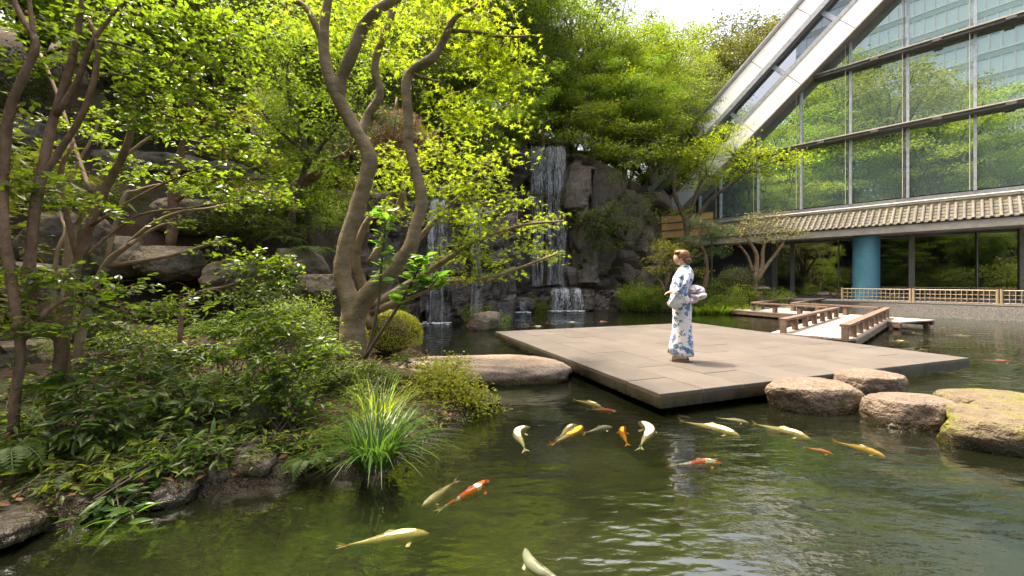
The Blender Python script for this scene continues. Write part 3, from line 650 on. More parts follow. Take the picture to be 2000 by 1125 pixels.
# ---------------------------------------------------------------- zigzag bridge
bridge = thing('zigzag_bridge', 'low cedar zigzag footbridge with square railings leading from the stage', 'bridge', (7, 8.6, 0))
RT = .57
def rail(a, b, np_, posts=True, ext=.05):
    a = V3(*a, 0); b = V3(*b, 0); d = b - a; L = np.linalg.norm(d); d /= L; s = V3(-d[1], d[0], 0); ax = np.array([d, s, V3(0, 0, 1)])
    m = MB(); m.box((a + b) / 2 + V3(0, 0, RT - .025), (L / 2 + ext, .085, .025), ax); part('handrail', m, M['wood'], bridge)
    for k in range(np_):
        c = a + d * (L * k / (np_ - 1) if np_ > 1 else 0)
        m = MB(); m.box(c + V3(0, 0, SZ + (RT - SZ) / 2 - .027), (.065, .055, (RT - SZ) / 2 - .025), ax); part('railing_post', m, M['wood'], bridge)
R1a, R1b = (6.62, 8.19), (12.15, 13.35); L1a, L1b = (6.22, 9.45), (10.62, 13.5)
R2b, L2b = (11.15, 16.35), (9.65, 16.5); R3b, L3b = (15.5, 20.5), (14.2, 20.9)
rail(R1a, R1b, 9); rail(L1a, L1b, 7); rail((12.02, 13.55), R2b, 4); rail((10.5, 13.7), L2b, 4); rail((11.3, 16.5), R3b, 5); rail((9.75, 16.65), L3b, 6)
def deck(a, b, width0, width1, n, z=SZ, edge=True):
    """n long planks from a to b, spread between two offsets to the side"""
    a = V3(*a, 0); b = V3(*b, 0); d = b - a; L = np.linalg.norm(d); d /= L; s = V3(d[1], -d[0], 0); ax = np.array([d, s, V3(0, 0, 1)])
    for k in range(n):
        u = width0 + (width1 - width0) * (k + .5) / n
        m = MB(); m.box((a + b) / 2 + s * u + V3(0, 0, z - .022 + RNG.normal() * .001), (L / 2, abs(width1 - width0) / n / 2 - .004, .02), ax); part('plank', m, M['deckwood'], bridge)
    for u in (width0 + .06, width1 - .06):
        m = MB(); m.box((a + b) / 2 + s * u + V3(0, 0, z - .11), (L / 2 - .02, .05, .065), ax); part('beam', m, M['wood'], bridge)
    for k in range(max(2, int(L / 1.1)) + 1):
        for u in (width0 + .14, width1 - .14):
            m = MB(); m.box(a + d * (.15 + (L - .3) * k / max(2, int(L / 1.1))) + s * u + V3(0, 0, -.32), (.06, .06, .45), ax); part('pile', m, M['wood'], bridge)
dn = np.array([.733, .680]); st0 = np.array([6.25, 8.95])
deck((6.52, 8.98), (6.52 + dn[0] * 7.0, 8.98 + dn[1] * 7.0), -.78, .76, 8)
deck((11.45, 12.05), (9.3, 17.4), -.15, 1.7, 9, SZ - .006)
deck((10.2, 16.6), (14.7, 20.9), -.80, .75, 8, SZ - .003)

# ---------------------------------------------------------------- hotel building: t along the facade (to the left), o outwards-in, z up
BV = V3(-.667, .745, 0); BN = V3(.745, .667, 0); BO = V3(18.8, 15.15, 0)
def B(t, o, z): return BO + BV * t + BN * o + V3(0, 0, z)
BAX = np.array([BV, BN, V3(0, 0, 1)])
def bbox(m, t0, t1, o0, o1, z0, z1): return m.box(B((t0 + t1) / 2, (o0 + o1) / 2, (z0 + z1) / 2), ((t1 - t0) / 2, (o1 - o0) / 2, (z1 - z0) / 2), BAX)
hotel = thing('hotel_building', 'modern hotel with slanted glass wall, white diagonal frame and tiled eave', 'building', B(4, 3.4, .5))
TR0, TR1 = -7.0, 15.5
m = MB(); m.add([B(TR0, -1.35, -.5), B(4.6, -1.35, -.5), B(4.6, -1.15, 0), B(TR0, -1.15, 0), B(4.6, -.25, .46), B(TR0, -.25, .46), B(4.4, .0, .46), B(TR0, .0, .46)],
                [[0, 1, 2, 3], [3, 2, 4, 5], [5, 4, 6, 7]]); m.poly([B(4.6, -1.15, 0), B(4.6, -1.35, -.5), B(5.3, -.1, -.4), B(5.1, -.1, .0)]); m.poly([B(4.6, -.25, .46), B(4.6, -1.15, 0), B(5.1, -.1, 0), B(4.9, -.1, .46)])
struct('stone_bank', m, M['pebble'])
m = MB(); bbox(m, TR0, TR1, -.12, 12, -.6, .50); struct('terrace', m, M['paving'])
# fence sections
def fence(ta, tb, label):
    r = thing('bamboo_fence', label, 'fence', B((ta + tb) / 2, 0, .5), 'bamboo fence panels along the terrace')
    z0, z1 = .545, 1.06
    for t in (ta, tb):
        p = MB().tube([B(t, 0, .50), B(t, 0, z1 + .05)], .042, 10, 1); part('post', p, M['bamboo'], r)
        p = MB().tube([B(t, -.06, .535), B(t, .06, .535)], .05, 10, 1); part('post_foot', p, M['bamboo'], r)
    a, b = min(ta, tb) + .05, max(ta, tb) - .05
    for z, rad in ((z1, .022), (z0 + .02, .022), (z0 + .18, .012), (z0 + .34, .012)):
        part('rail', MB().tube([B(a, 0, z), B(b, 0, z)], rad, 6, 1), M['bamboo'], r)
    n = 15
    for k in range(1, n):
        t = a + (b - a) * k / n; part('bar', MB().tube([B(t, -.018, z0 + .02), B(t, -.018, z1)], .012, 6, 1), M['bamboo'], r)
fence(5.27, 3.00, 'bamboo lattice fence panel in front of the teal column')
fence(2.90, .62, 'bamboo lattice fence panel right of the teal column panel')
fence(.52, -1.75, 'bamboo lattice fence panel before the last ground-floor window')
# ground floor
CC = B(4.79, 2.67, 0)
m = MB(); a = np.linspace(0, 2 * math.pi, 49)[:-1]
ring = lambda z: np.c_[np.cos(a) * .53, np.sin(a) * .53, np.full(48, z)]
m.add(np.vstack([ring(.5), ring(3.70)]), [[k, (k + 1) % 48, 48 + (k + 1) % 48, 48 + k] for k in range(48)])
o = link('column', m.mesh('column', True), M['mosaic'], hotel); o.location = CC; o['label'] = 'thick round teal mosaic column'
GT = [-6.6, -3.4, -.2, 1.1, 3.2, 6.0, 8.1, 9.0]
for k in range(len(GT) - 1):
    part('window_pane', MB().add([B(t_, 3.62 - .1 * (t_ - (GT[k] + GT[k + 1]) / 2), z_) for t_, z_ in ((GT[k] + .03, .56), (GT[k + 1] - .03, .56), (GT[k + 1] - .03, 3.62), (GT[k] + .03, 3.62))], [[0, 3, 2, 1]]), M['glass_low'], hotel)
for t, wd in zip(GT, (.05, .03, .12, .02, .10, .03, .10, .12)):
    m = MB(); bbox(m, t - wd, t + wd, 3.44, 3.80, .5, 3.66); part('window_frame', m, M['darkmetal'], hotel)
m = MB(); bbox(m, GT[0], GT[-1], 3.54, 3.68, .5, .57); part('window_rail', m, M['darkmetal'], hotel)
m = MB(); bbox(m, 9.12, 14.5, 3.3, 3.7, .5, 3.66); part('dark_wall', m, M['darkwall'], hotel)
m = MB(); bbox(m, TR0, TR1 - .5, 8.0, 8.3, .5, 3.66); part('back_wall', m, M['darkwall'], hotel)
m = MB(); bbox(m, TR0, TR1 - .5, 1.95, 8.3, 3.66, 3.74); part('soffit', m, M['concrete'], hotel)
m = MB(); bbox(m, TR0, 13.2, 1.86, 1.945, 3.66, 4.0); part('fascia', m, M['concrete'], hotel)
# hanging notice inside the window
m = MB(); bbox(m, 1.85, 2.35, 3.80, 3.83, 1.75, 2.25); part('notice', m, M['screenwood'], hotel)
# eave: rows of round cover tiles over stepped flat tiles
NT = 62; T0 = -2.6; DT = .255; O0, Z0e, O1, Z1e = 1.80, 4.03, 3.10, 4.90; slope = math.atan2(Z1e - Z0e, O1 - O0); SLn = math.hypot(O1 - O0, Z1e - Z0e)
U = (BN * math.cos(slope) + V3(0, 0, math.sin(slope))); NRM = (-BN * math.sin(slope) + V3(0, 0, math.cos(slope)))
Mx = Matrix(((-BV).tolist(), U.tolist(), NRM.tolist())).transposed()
m = MB(); a = np.linspace(0, math.pi, 9); prof = np.c_[np.cos(a) * .062, np.sin(a) * .075]
n = 2; V = np.array([[(q[0], y, q[1]) for q in prof] for y in (0, SLn)]); m.add(V, [[k, k + 1, 9 + k + 1, 9 + k] for k in range(8)]); m.poly([(q[0], 0, q[1]) for q in prof]); rt = m.mesh('round_tile', True)
m = MB(); RL = SLn / 5 + .03; w = DT / 2 - .03
g = [(x, y, .018 * (x / w) ** 2 + zz) for zz in (0, .022) for y in (0, RL) for x in np.linspace(-w, w, 5)]
m.add(g, [[k, k + 1, k + 6, k + 5] for k in range(4)] + [[10 + k, 15 + k, 16 + k, 11 + k] for k in range(4)] + [[k, 10 + k, 11 + k, k + 1] for k in range(4)]); ft = m.mesh('flat_tile', True)
e = Mx.to_euler()
for k in range(NT):
    t = T0 + DT * k; base = B(t, O0, Z0e)
    o = link('round_tile', rt, M['tile_round'], hotel); o.location = base + NRM * .01; o.rotation_euler = e
    for j in range(5):
        o = link('flat_tile', ft, M['tile'], hotel); o.location = B(t + DT / 2, O0, Z0e) + U * (j * SLn / 5) + NRM * (-.02 + RNG.normal() * .002); o.rotation_euler = e
        o.rotation_euler.rotate_axis('X', -.07)
m = MB(); m.add([B(T0 - .3, O0 + .1, Z0e - .03), B(13.4, O0 + .1, Z0e - .03), B(13.4, O1 + .1, Z1e - .05), B(T0 - .3, O1 + .1, Z1e - .05)], [[0, 1, 2, 3]]); part('roof_deck', m, M['darkwall'], hotel)
m = MB(); bbox(m, T0 - .3, 13.4, 3.08, 3.30, 4.82, 4.98); part('ridge_course', m, M['ridge'], hotel)
m = MB(); bbox(m, T0 - .3, 13.4, 3.12, 3.30, 4.985, 5.07); part('ridge_course', m, M['ridge'], hotel)
part('pipe', MB().tube([B(T0 - .3, 3.10, 5.17), B(13.2, 3.10, 5.17)], .05, 8, 1), M['pipe'], hotel)
for t in np.arange(-2, 13, 1.9): part('pipe_bracket', MB().tube([B(t, 3.10, 5.06), B(t, 3.10, 5.13)], .018, 5, 1), M['darkmetal'], hotel)
m = MB(); bbox(m, T0 - 2, 13.3, 3.32, 3.42, 4.95, 5.42); part('sill_panel', m, M['greymetal'], hotel)
# glass wall under the diagonal
K = .872
def zU(t): return 14.24 - K * (t - 5.0)
ROWS = [5.44, 8.92, 12.5, 16.2, 19.9]; MT = [1.17 + 2.16 * k for k in range(-4, 6)] + [13.3]
def clip(poly):
    out = []
    for i in range(len(poly)):
        p, q = poly[i], poly[(i + 1) % len(poly)]; a = zU(p[0]) - p[1]; b = zU(q[0]) - q[1]
        if a >= 0: out.append(p)
        if a * b < 0: s = a / (a - b); out.append((p[0] + (q[0] - p[0]) * s, p[1] + (q[1] - p[1]) * s))
    return out
for k in range(len(MT) - 1):
    for r in range(4):
        p = clip([(MT[k] + .05, ROWS[r] + .04), (MT[k + 1] - .05, ROWS[r] + .04), (MT[k + 1] - .05, ROWS[r + 1] - .1), (MT[k] + .05, ROWS[r + 1] - .1)])
        if len(p) < 3: continue
        tl, bl = RNG.normal() * .0030, RNG.normal() * .0030; c = np.mean(p, 0)
        part('glass_pane', MB().poly([B(t, 3.42 + tl * (t - c[0]) + bl * (z - c[1]), z) for t, z in p][::-1]), M['glass'], hotel)
m = MB(); m.poly([B(t, 3.62, z) for t, z in clip([(-8, 5.2), (14, 5.2), (14, 22), (-8, 22)])][::-1]); part('wall_backing', m, M['darkwall'], hotel)
for t in MT:
    z1 = min(zU(t) + .2, 20)
    if z1 > 5.6:
        m = MB(); bbox(m, t - .05, t + .05, 3.30, 3.50, 5.42, z1); part('mullion', m, M['mullion'], hotel)
        part('tie_rod', MB().tube([B(t + .16, 3.05, 5.42), B(t + .16, 3.05, min(z1 - .3, 19))], .016, 5, 1), M['pipe'], hotel)
for z in ROWS[1:4]:
    t1 = 5 + (14.24 - z) / K
    m = MB(); bbox(m, -8, t1, 2.98, 3.40, z - .13, z + .01); part('transom', m, M['darkmetal'], hotel)
    m = MB(); bbox(m, -8, t1 - .1, 2.90, 2.975, z + .012, z + .07); part('catwalk_edge', m, M['pipe'], hotel)
    m = MB(); bbox(m, -8, t1 - .1, 2.978, 3.395, z + .012, z + .03); part('catwalk_grille', m, M['greymetal'], hotel)
    for t in MT:
        if t < t1 - .6: m = MB(); bbox(m, t - 1.15, t - .85, 2.80, 2.975, z - .15, z - .02); part('bracket', m, M['darkmetal'], hotel)
# diagonal frame: bands measured vertically above its lower edge
sd = unit(V3(1, -K, 0)[:2]); up = unit(V3(K, 1, 0)[:2]); W = math.cos(math.atan(K))
def diag(s0, s1, h0, h1, o0, o1, name, mat, smooth=False):
    """piece from s0 to s1 along the slope, h0..h1 square to it"""
    org = np.array([5.0, 14.24]); c = []
    for s_, h_ in ((s0, h0), (s1, h0), (s1, h1), (s0, h1)):
        c.append(org + sd * s_ + up * h_)
    v = [B(t, o, z) for o in (o0, o1) for t, z in c]
    m = MB().add(v, [[0, 1, 2, 3], [7, 6, 5, 4], [0, 4, 5, 1], [1, 5, 6, 2], [2, 6, 7, 3], [3, 7, 4, 0]]); part(name, m, M[mat], hotel)
S0, S1 = -12.0, 16.0; H1, H2, H3 = 1.5 * W, 3.07 * W, 4.65 * W
s = S0; PL = 3.05
while s < S1:
    diag(s + .015, s + PL - .015, .07, H1 - .10, 2.62, 3.7, 'white_panel', 'white')
    diag(s + .015 + .4, s + PL - .015 + .4, H2 + .14, H3 - .12, 2.62, 3.7, 'white_panel', 'white'); s += PL
diag(S0, S1, 0, .065, 2.58, 3.8, 'edge_beam', 'concrete')
diag(S0, S1, H1 - .095, H1 + .12, 2.60, 3.7, 'frame_rail', 'greymetal'); diag(S0, S1, H2 - .13, H2 + .135, 2.59, 3.7, 'frame_rail', 'greymetal')
diag(S0, S1, H3 - .115, H3 + .05, 2.58, 3.8, 'frame_rail', 'darkmetal'); diag(S0, S1, H3 + .053, H3 + .17, 2.62, 3.8, 'frame_rail', 'greymetal')
s = S0
while s < S1:
    diag(s + .12, s + PL - .12, H1 + .125, H2 - .135, 3.0, 3.1, 'strip_window', 'glass_strip'); diag(s - .11, s + .11, H1 + .123, H2 - .133, 2.9, 3.3, 'strip_mullion', 'mullion'); s += PL
# roof running back from the frame
org = np.array([5.0, 14.24]); p0 = org + sd * S0 + up * (H3 + .1); p1 = org + sd * S1 + up * (H3 + .1)
m = MB(); m.add([B(p0[0], 3.0, p0[1]), B(p1[0], 3.0, p1[1]), B(p1[0], 16, p1[1]), B(p0[0], 16, p0[1])], [[0, 1, 2, 3]]); part('roof', m, M['greymetal'], hotel)

# office tower behind the camera, seen only mirrored in the glass wall
tw = thing('office_tower', 'pale glass office tower mirrored in the slanted glass wall', 'building', (-56, -40, 0))
ta = unit(V3(.72, -.70, 0)); tn = V3(-ta[1] * -1, 0, 0); tn = unit(V3(.70, .72, 0)); TAX = np.array([ta, tn, V3(0, 0, 1)]); tc = V3(-56, -40, 0)
M['spandrel'] = plain('pale_spandrel', (.46, .60, .62), .4)
m = MB(); m.box(tc + V3(0, 0, 60), (20, 8, 60), TAX); part('curtain_wall', m, M['tower_glass'], tw)
for k in range(-13, 14):
    m = MB(); m.box(tc + ta * k * 1.5 + tn * 8.06 + V3(0, 0, 60), (.09, .05, 60), TAX); part('tower_mullion', m, M['white'], tw)
for z in np.arange(4, 118, 4.2):
    m = MB(); m.box(tc + tn * 8.09 + V3(0, 0, z), (20, .03, .5), TAX); part('spandrel', m, M['spandrel'], tw)
    m = MB(); m.box(tc + tn * 8.12 + V3(0, 0, z + .62), (20, .05, .08), TAX); part('tower_transom', m, M['white'], tw)

# orange board screen on the terrace by the diagonal frame
sc_ = thing('board_screen', 'orange-brown horizontal board screen under the yellow maple by the white frame', 'screen', px(1345, 460, 21.5))
for k, (ya, yb) in enumerate(((418, 432), (433, 447), (448, 462))):
    a = px(1293, (ya + yb) / 2 + 4, 21.2); b = px(1392, (ya + yb) / 2 - 5, 22.2); h = (yb - ya) * 21.6 / F / 2 - .012
    d = (b - a); L = np.linalg.norm(d); ax = np.array([d / L, unit(np.cross(V3(0, 0, 1), d / L)), V3(0, 0, 1)])
    m = MB(); m.box((a + b) / 2, (L / 2, .03, h), ax); part('board', m, M['screenwood'], sc_)
    m = MB(); m.box((a + b) / 2 + ax[1] * -.035 + V3(0, 0, h), (L / 2, .02, .02), ax); part('batten', m, M['bark_dark'], sc_)
for x in (1298, 1345, 1391):
    a = px(x, 412, 21.2 + (x - 1293) / 99); b = a.copy(); b[2] = .8; part('post', MB().tube([a + V3(0, .06, 0), b + V3(0, .06, 0)], .05, 6, 1), M['bark_dark'], sc_)

# ---------------------------------------------------------------- koi
def koimat(name, base, patch=None, scale=5.0, thr=.52, patch2=None):
    m, nt, out = newmat(name); v = coords(nt)
    c = ramp(nt, noisetex(nt, v, 60, 2), [(.3, tuple(x * .85 for x in base)), (.7, base)])
    if patch:
        oi = nt.nodes.new('ShaderNodeObjectInfo'); vm = nd(nt, 'ShaderNodeVectorMath', operation='ADD'); nt.links.new(v, vm.inputs[0]); nt.links.new(oi.outputs['Random'], vm.inputs[1])
        n = noisetex(nt, vm.outputs[0], scale, 2); c = mixc(nt, ramp(nt, n, [(thr, (0, 0, 0)), (thr + .04, (1, 1, 1))]), c, patch)
        if patch2:
            n = noisetex(nt, vm.outputs[0], scale * 2.1, 2); c = mixc(nt, ramp(nt, n, [(.60, (0, 0, 0)), (.63, (1, 1, 1))]), c, patch2)
    vo = nd(nt, 'ShaderNodeTexVoronoi', Scale=95.0); nt.links.new(v, vo.inputs['Vector'])
    p = nd(nt, 'ShaderNodeBsdfPrincipled', Roughness=.32); nt.links.new(c, p.inputs['Base Color']); nt.links.new(bumpn(nt, vo.outputs[0], .25, .003), p.inputs['Normal'])
    nt.links.new(p.outputs[0], out.inputs[0]); return m
KM = dict(cream=koimat('koi_cream', (.80, .70, .48)), yellow=koimat('koi_yellow', (.80, .62, .26)), white=koimat('koi_white', (.85, .83, .78)), gold=koimat('koi_gold', (.85, .45, .03), (.7, .6, .4), 7, .58),
          orange=koimat('koi_orange', (.85, .27, .02)), red=koimat('koi_red', (.80, .13, .02), (.85, .78, .68), 8, .60), kohaku=koimat('koi_red_white', (.85, .75, .64), (.62, .07, .015), 7, .44, (.03, .02, .02)), grey=koimat('koi_grey', (.12, .12, .11)))
KM['fin'] = koimat('koi_fin', (.70, .60, .42))
def koi(label, head, tail, kind, bend=0.0, z=-.055, fat=1.0, maxlen=.75):
    h = on_plane(*head); t = on_plane(*tail); d = h - t; L = min(np.linalg.norm(d), maxlen); mid = (h + t) / 2
    n = 15; u = np.linspace(0, 1, n); lat = bend * L * (np.sin(u * math.pi) - .3 * np.sin(u * 2 * math.pi))
    x = (u - .5) * L
    w = np.interp(u, [0, .06, .18, .45, .68, .84, .93, 1], [.012, .016, .034, .085, .098, .082, .055, .016]) * L * fat
    hh = np.interp(u, [0, .06, .18, .45, .68, .84, .93, 1], [.02, .026, .04, .095, .115, .092, .06, .018]) * L * fat
    a = np.linspace(0, 2 * math.pi, 14, endpoint=False); V = np.zeros((n, 14, 3))
    tx = np.gradient(x); ty = np.gradient(lat); q = np.hypot(tx, ty); sx, sy = -ty / q, tx / q
    for i in range(n):
        V[i] = np.c_[x[i] + sx[i] * np.cos(a) * w[i], lat[i] + sy[i] * np.cos(a) * w[i], np.sin(a) * hh[i]]
    m = MB(); i, j = np.meshgrid(np.arange(n - 1), np.arange(14), indexing='ij'); k = (j + 1) % 14
    m.add(V, np.stack([i * 14 + j, i * 14 + k, (i + 1) * 14 + k, (i + 1) * 14 + j], -1).reshape(-1, 4)); m.f.append(np.array([list(range(13, -1, -1))])); m.f.append(np.array([list(range(14 * (n - 1), 14 * n))]))
    r = thing('koi', label, 'fish', (0, 0, 0), 'koi swimming in the pond')
    part('body', m, KM[kind], r, True)
    f = MB(); b = V3(x[0], lat[0], 0); dr = unit(V3(x[0] - x[2], lat[0] - lat[2], 0)); s = V3(-dr[1], dr[0], 0)
    f.add([b - dr * .02 * L, b + dr * .17 * L + s * .07 * L + V3(0, 0, .02 * L), b + dr * .10 * L, b + dr * .17 * L - s * .07 * L + V3(0, 0, -.02 * L), b + dr * .17 * L + V3(0, 0, .08 * L), b + dr * .17 * L - V3(0, 0, .07 * L)],
          [[0, 1, 2], [0, 2, 3], [0, 4, 2], [0, 2, 5]]); part('tail_fin', f, KM['fin'] if kind in ('red', 'kohaku', 'cream') else KM[kind], r)
    for sg in (-1, 1):
        p0 = V3(x[11], lat[11] + sg * w[11] * .8, -.02 * L); f = MB()
        f.add([p0, p0 + V3(-.04 * L, sg * .085 * L, -.012), p0 + V3(-.09 * L, sg * .07 * L, -.016), p0 + V3(-.06 * L, sg * .01 * L, -.005)], [[0, 1, 2], [0, 2, 3]]); part('pectoral_fin', f, KM[kind], r)
    f = MB(); f.add([(x[9], lat[9], hh[9] * .9), (x[7] - .01 * L, lat[7], hh[7] + .035 * L), (x[5], lat[5], hh[5] * .9)], [[0, 1, 2]]); part('dorsal_fin', f, KM['fin'], r)
    r.location = (float(mid[0]), float(mid[1]), float(z)); r.rotation_euler = (0, 0, math.atan2(d[1], d[0]))
KOI = [('large pale yellow koi swimming alone near the grass clump', (838, 1032), (682, 1053), 'yellow', .02),
 ('large white koi curving beside the pale sky reflection', (1026, 1060), (1112, 1135), 'white', .12),
 ('cream koi side by side with the red, white and black koi', (824, 979), (886, 934), 'cream', .03),
 ('red, white and black koi beside a cream koi', (955, 930), (868, 980), 'kohaku', -.04),
 ('cream koi with curled tail alone near the overhanging shrub', (1036, 828), (1024, 868), 'cream', .18),
 ('orange gold koi crossing a pale koi', (1138, 827), (1084, 858), 'gold', -.05),
 ('pale koi under the orange gold koi', (1128, 824), (1092, 848), 'cream', .05),
 ('slim white koi right of the orange gold pair', (1196, 828), (1146, 838), 'white', .05),
 ('small orange koi side by side with a cream koi', (1222, 828), (1224, 858), 'orange', .08),
 ('cream koi side by side with the small orange koi', (1247, 819), (1252, 864), 'cream', -.14),
 ('pale yellow koi above the red koi near the stone slab', (1176, 791), (1126, 777), 'yellow', .03),
 ('slim red and white koi close to the stage corner', (1204, 799), (1152, 794), 'red', .04),
 ('long pale koi swimming away from the stage corner', (1445, 846), (1340, 819), 'yellow', .06),
 ('short pale koi between the stage corner and the widest stepping stone', (1463, 820), (1406, 811), 'cream', .02),
 ('long pale yellow koi below the widest stepping stone', (1583, 851), (1482, 824), 'yellow', .05),
 ('golden yellow koi with white back below the blocky stepping stone', (1729, 885), (1638, 857), 'gold', .06),
 ('small red koi below the golden yellow koi', (1628, 880), (1575, 867), 'red', .05),
 ('red and white koi with dark flecks over the open green water', (1412, 898), (1322, 900), 'kohaku', .05),
 ('grey koi half hidden in the shade of the stage', (1350, 812), (1306, 806), 'grey', .05),
 ('pale yellow koi closest to the footbridge railing', (1776, 665), (1733, 664), 'yellow', .02),
 ('white koi rippling the surface behind the stage edge', (1790, 680), (1755, 678), 'white', .05),
 ('cream koi touching the white koi behind the stage edge', (1814, 681), (1786, 682), 'cream', .03),
 ('orange tinged white koi behind the stage edge', (1825, 674), (1800, 674), 'red', .05),
 ('short white koi breaking the surface off the bridge corner', (1803, 663), (1793, 661), 'white', .1),
 ('white koi turning in the middle of the far group', (1820, 661), (1805, 659), 'white', .1),
 ('faint yellow koi under water before the bridge tab', (1802, 650), (1767, 649), 'yellow', .02),
 ('long yellow koi near the pebble bank', (1896, 655), (1854, 652), 'yellow', .02),
 ('small orange koi near the pebble bank', (1848, 638), (1838, 639), 'orange', .05),
 ('orange and white koi in front of the pebble bank', (1872, 638), (1857, 637), 'red', .05),
 ('pale yellow koi at the foot of the pebble bank', (1811, 632), (1801, 630), 'cream', .05),
 ('orange koi far along the pebble bank', (1966, 629), (1955, 628), 'orange', .05),
 ('red and white koi at the surface beyond the stage corner', (1957, 690), (1930, 688), 'kohaku', .05),
 ('long red koi beyond the stage corner', (1981, 704), (1918, 701), 'red', .02),
 ('red koi in the cluster before the low cascade', (1048, 630), (1030, 631), 'red', .05),
 ('cream koi lowest in the cluster before the low cascade', (1064, 637), (1030, 636), 'cream', .05),
 ('white and red koi at the right of the cluster before the cascade', (1075, 630), (1060, 628), 'kohaku', .05),
 ('pale koi leaving the cluster before the cascade', (1088, 632), (1068, 631), 'cream', .05),
 ('pale yellow koi left in the cluster before the cascade', (1036, 633), (1014, 632), 'yellow', .02),
 ('red headed koi alone before the low cascade', (1198, 627), (1150, 628), 'red', .02),
 ('pale koi behind the red headed koi before the cascade', (1134, 628), (1094, 629), 'cream', .02),
 ('orange koi in the dark pool behind the stone slab', (957, 673), (946, 671), 'orange', .1)]
for k in KOI: koi(k[0], k[1], k[2], k[3], k[4], z=-.034 if k[1][1] > 720 else -.032, fat=.88 if k[1][1] > 720 else .7, maxlen=.75 if k[1][1] > 720 else .5)

# ---------------------------------------------------------------- woman in a summer kimono (local: facing -x, camera side is -y)
FEET = on_plane(1331, 706, SZ)
woman = thing('person', 'person in white summer kimono with blue flowers and pale pink bow, standing on the stage', 'person', (0, 0, 0))
m, nt, out = newmat('flower_cotton'); v = coords(nt)
base = ramp(nt, noisetex(nt, v, 9, 3), [(.3, (.66, .64, .68)), (.7, (.78, .76, .80))])
vo = nd(nt, 'ShaderNodeTexVoronoi', Scale=12.5); vo.inputs['Randomness'].default_value = .8
dn_ = nd(nt, 'ShaderNodeTexNoise', Scale=26.0, Detail=3.0); nt.links.new(v, dn_.inputs['Vector'])
vs = nd(nt, 'ShaderNodeVectorMath', operation='MULTIPLY_ADD'); vs.inputs[1].default_value = (.10, .10, .10); nt.links.new(dn_.outputs[1], vs.inputs[0]); nt.links.new(v, vs.inputs[2]); nt.links.new(vs.outputs[0], vo.inputs['Vector'])
f1 = ramp(nt, vo.outputs['Distance'], [(.46, (1, 1, 1)), (.54, (0, 0, 0))])
v2 = nd(nt, 'ShaderNodeTexVoronoi', Scale=42.0); nt.links.new(vs.outputs[0], v2.inputs['Vector'])
pet = ramp(nt, v2.outputs['Distance'], [(.1, (.015, .05, .20)), (.45, (.05, .13, .36)), (.7, (.30, .40, .60))])
hue = nt.nodes.new('ShaderNodeSeparateColor'); nt.links.new(vo.outputs['Color'], hue.inputs[0])
pet = mixc(nt, ramp(nt, hue.outputs[0], [(.35, (0, 0, 0)), (.8, (.6, .6, .6))]), pet, (.03, .13, .19))
gate = ramp(nt, hue.outputs[1], [(.28, (0, 0, 0)), (.30, (1, 1, 1))])
fm = nd(nt, 'ShaderNodeMath', operation='MULTIPLY'); nt.links.new(f1, fm.inputs[0]); nt.links.new(gate, fm.inputs[1])
c = mixc(nt, fm.outputs[0], base, pet)
p = nd(nt, 'ShaderNodeBsdfPrincipled', Roughness=.85); nt.links.new(c, p.inputs['Base Color']); nt.links.new(bumpn(nt, noisetex(nt, coords(nt, (1, 1, .25)), 14, 2), .5, .015), p.inputs['Normal']); nt.links.new(p.outputs[0], out.inputs[0]); M['kimono'] = m
M['skin'] = plain('skin', (.56, .36, .27), .5, var=.06); M['hair'] = surf('auburn_hair', [(.3, (.09, .04, .02)), (.7, (.30, .15, .075))], 30, .4, .6, .006, stretch=(.3, 1, 1.4))
M['obi'] = surf('pink_obi', [(.3, (.52, .44, .50)), (.7, (.68, .60, .66))], 8, .8, .6, .02); M['sandal'] = plain('sandal_wood', (.14, .075, .05), .6); M['sock'] = plain('pale_sock', (.5, .45, .42), .8)
K6 = 595.0
def lz(y): return (1070 - y) / K6
def lx(x): return (x - 455) / K6
def loft(rings, seg=28, wob=None):
    """rings: (z, x0, x1, halfdepth, yoff)"""
    a = np.linspace(0, 2 * math.pi, seg, endpoint=False); n = len(rings); V = np.zeros((n, seg, 3))
    for i, (z, x0, x1, hd, yo) in enumerate(rings):
        cx, rx = (x0 + x1) / 2, (x1 - x0) / 2; fold = 1 + (wob[i] * np.sin(a * 7 + i * .3) if wob is not None else 0)
        V[i] = np.c_[cx + np.cos(a) * rx * fold, yo + np.sin(a) * hd * fold, np.full(seg, z)]
    m = MB(); i, j = np.meshgrid(np.arange(n - 1), np.arange(seg), indexing='ij'); k = (j + 1) % seg
    m.add(V, np.stack([i * seg + j, i * seg + k, (i + 1) * seg + k, (i + 1) * seg + j], -1).reshape(-1, 4)); m.f.append(np.array([list(range(seg - 1, -1, -1))])); m.f.append(np.array([list(range(seg * (n - 1), seg * n))])); return m
R_ = [(1018, 366, 556, .125, 0), (985, 360, 556, .128, 0), (900, 366, 548, .122, 0), (820, 374, 540, .118, 0), (760, 378, 536, .118, 0), (680, 380, 538, .128, 0), (600, 380, 541, .142, 0), (545, 384, 534, .145, 0), (500, 384, 516, .138, 0), (440, 382, 514, .138, 0), (400, 380, 530, .145, 0),
      (350, 384, 552, .162, 0), (310, 398, 556, .180, 0), (280, 412, 550, .165, 0), (258, 424, 540, .115, 0), (240, 432, 530, .072, 0)]
part('kimono', loft([(lz(y), lx(a), lx(b), h, o) for y, a, b, h, o in R_], 32, [.035, .03, .025, .018, .012, .008, .004, 0, 0, 0, 0, 0, 0, 0, 0, 0]), M['kimono'], woman, True)
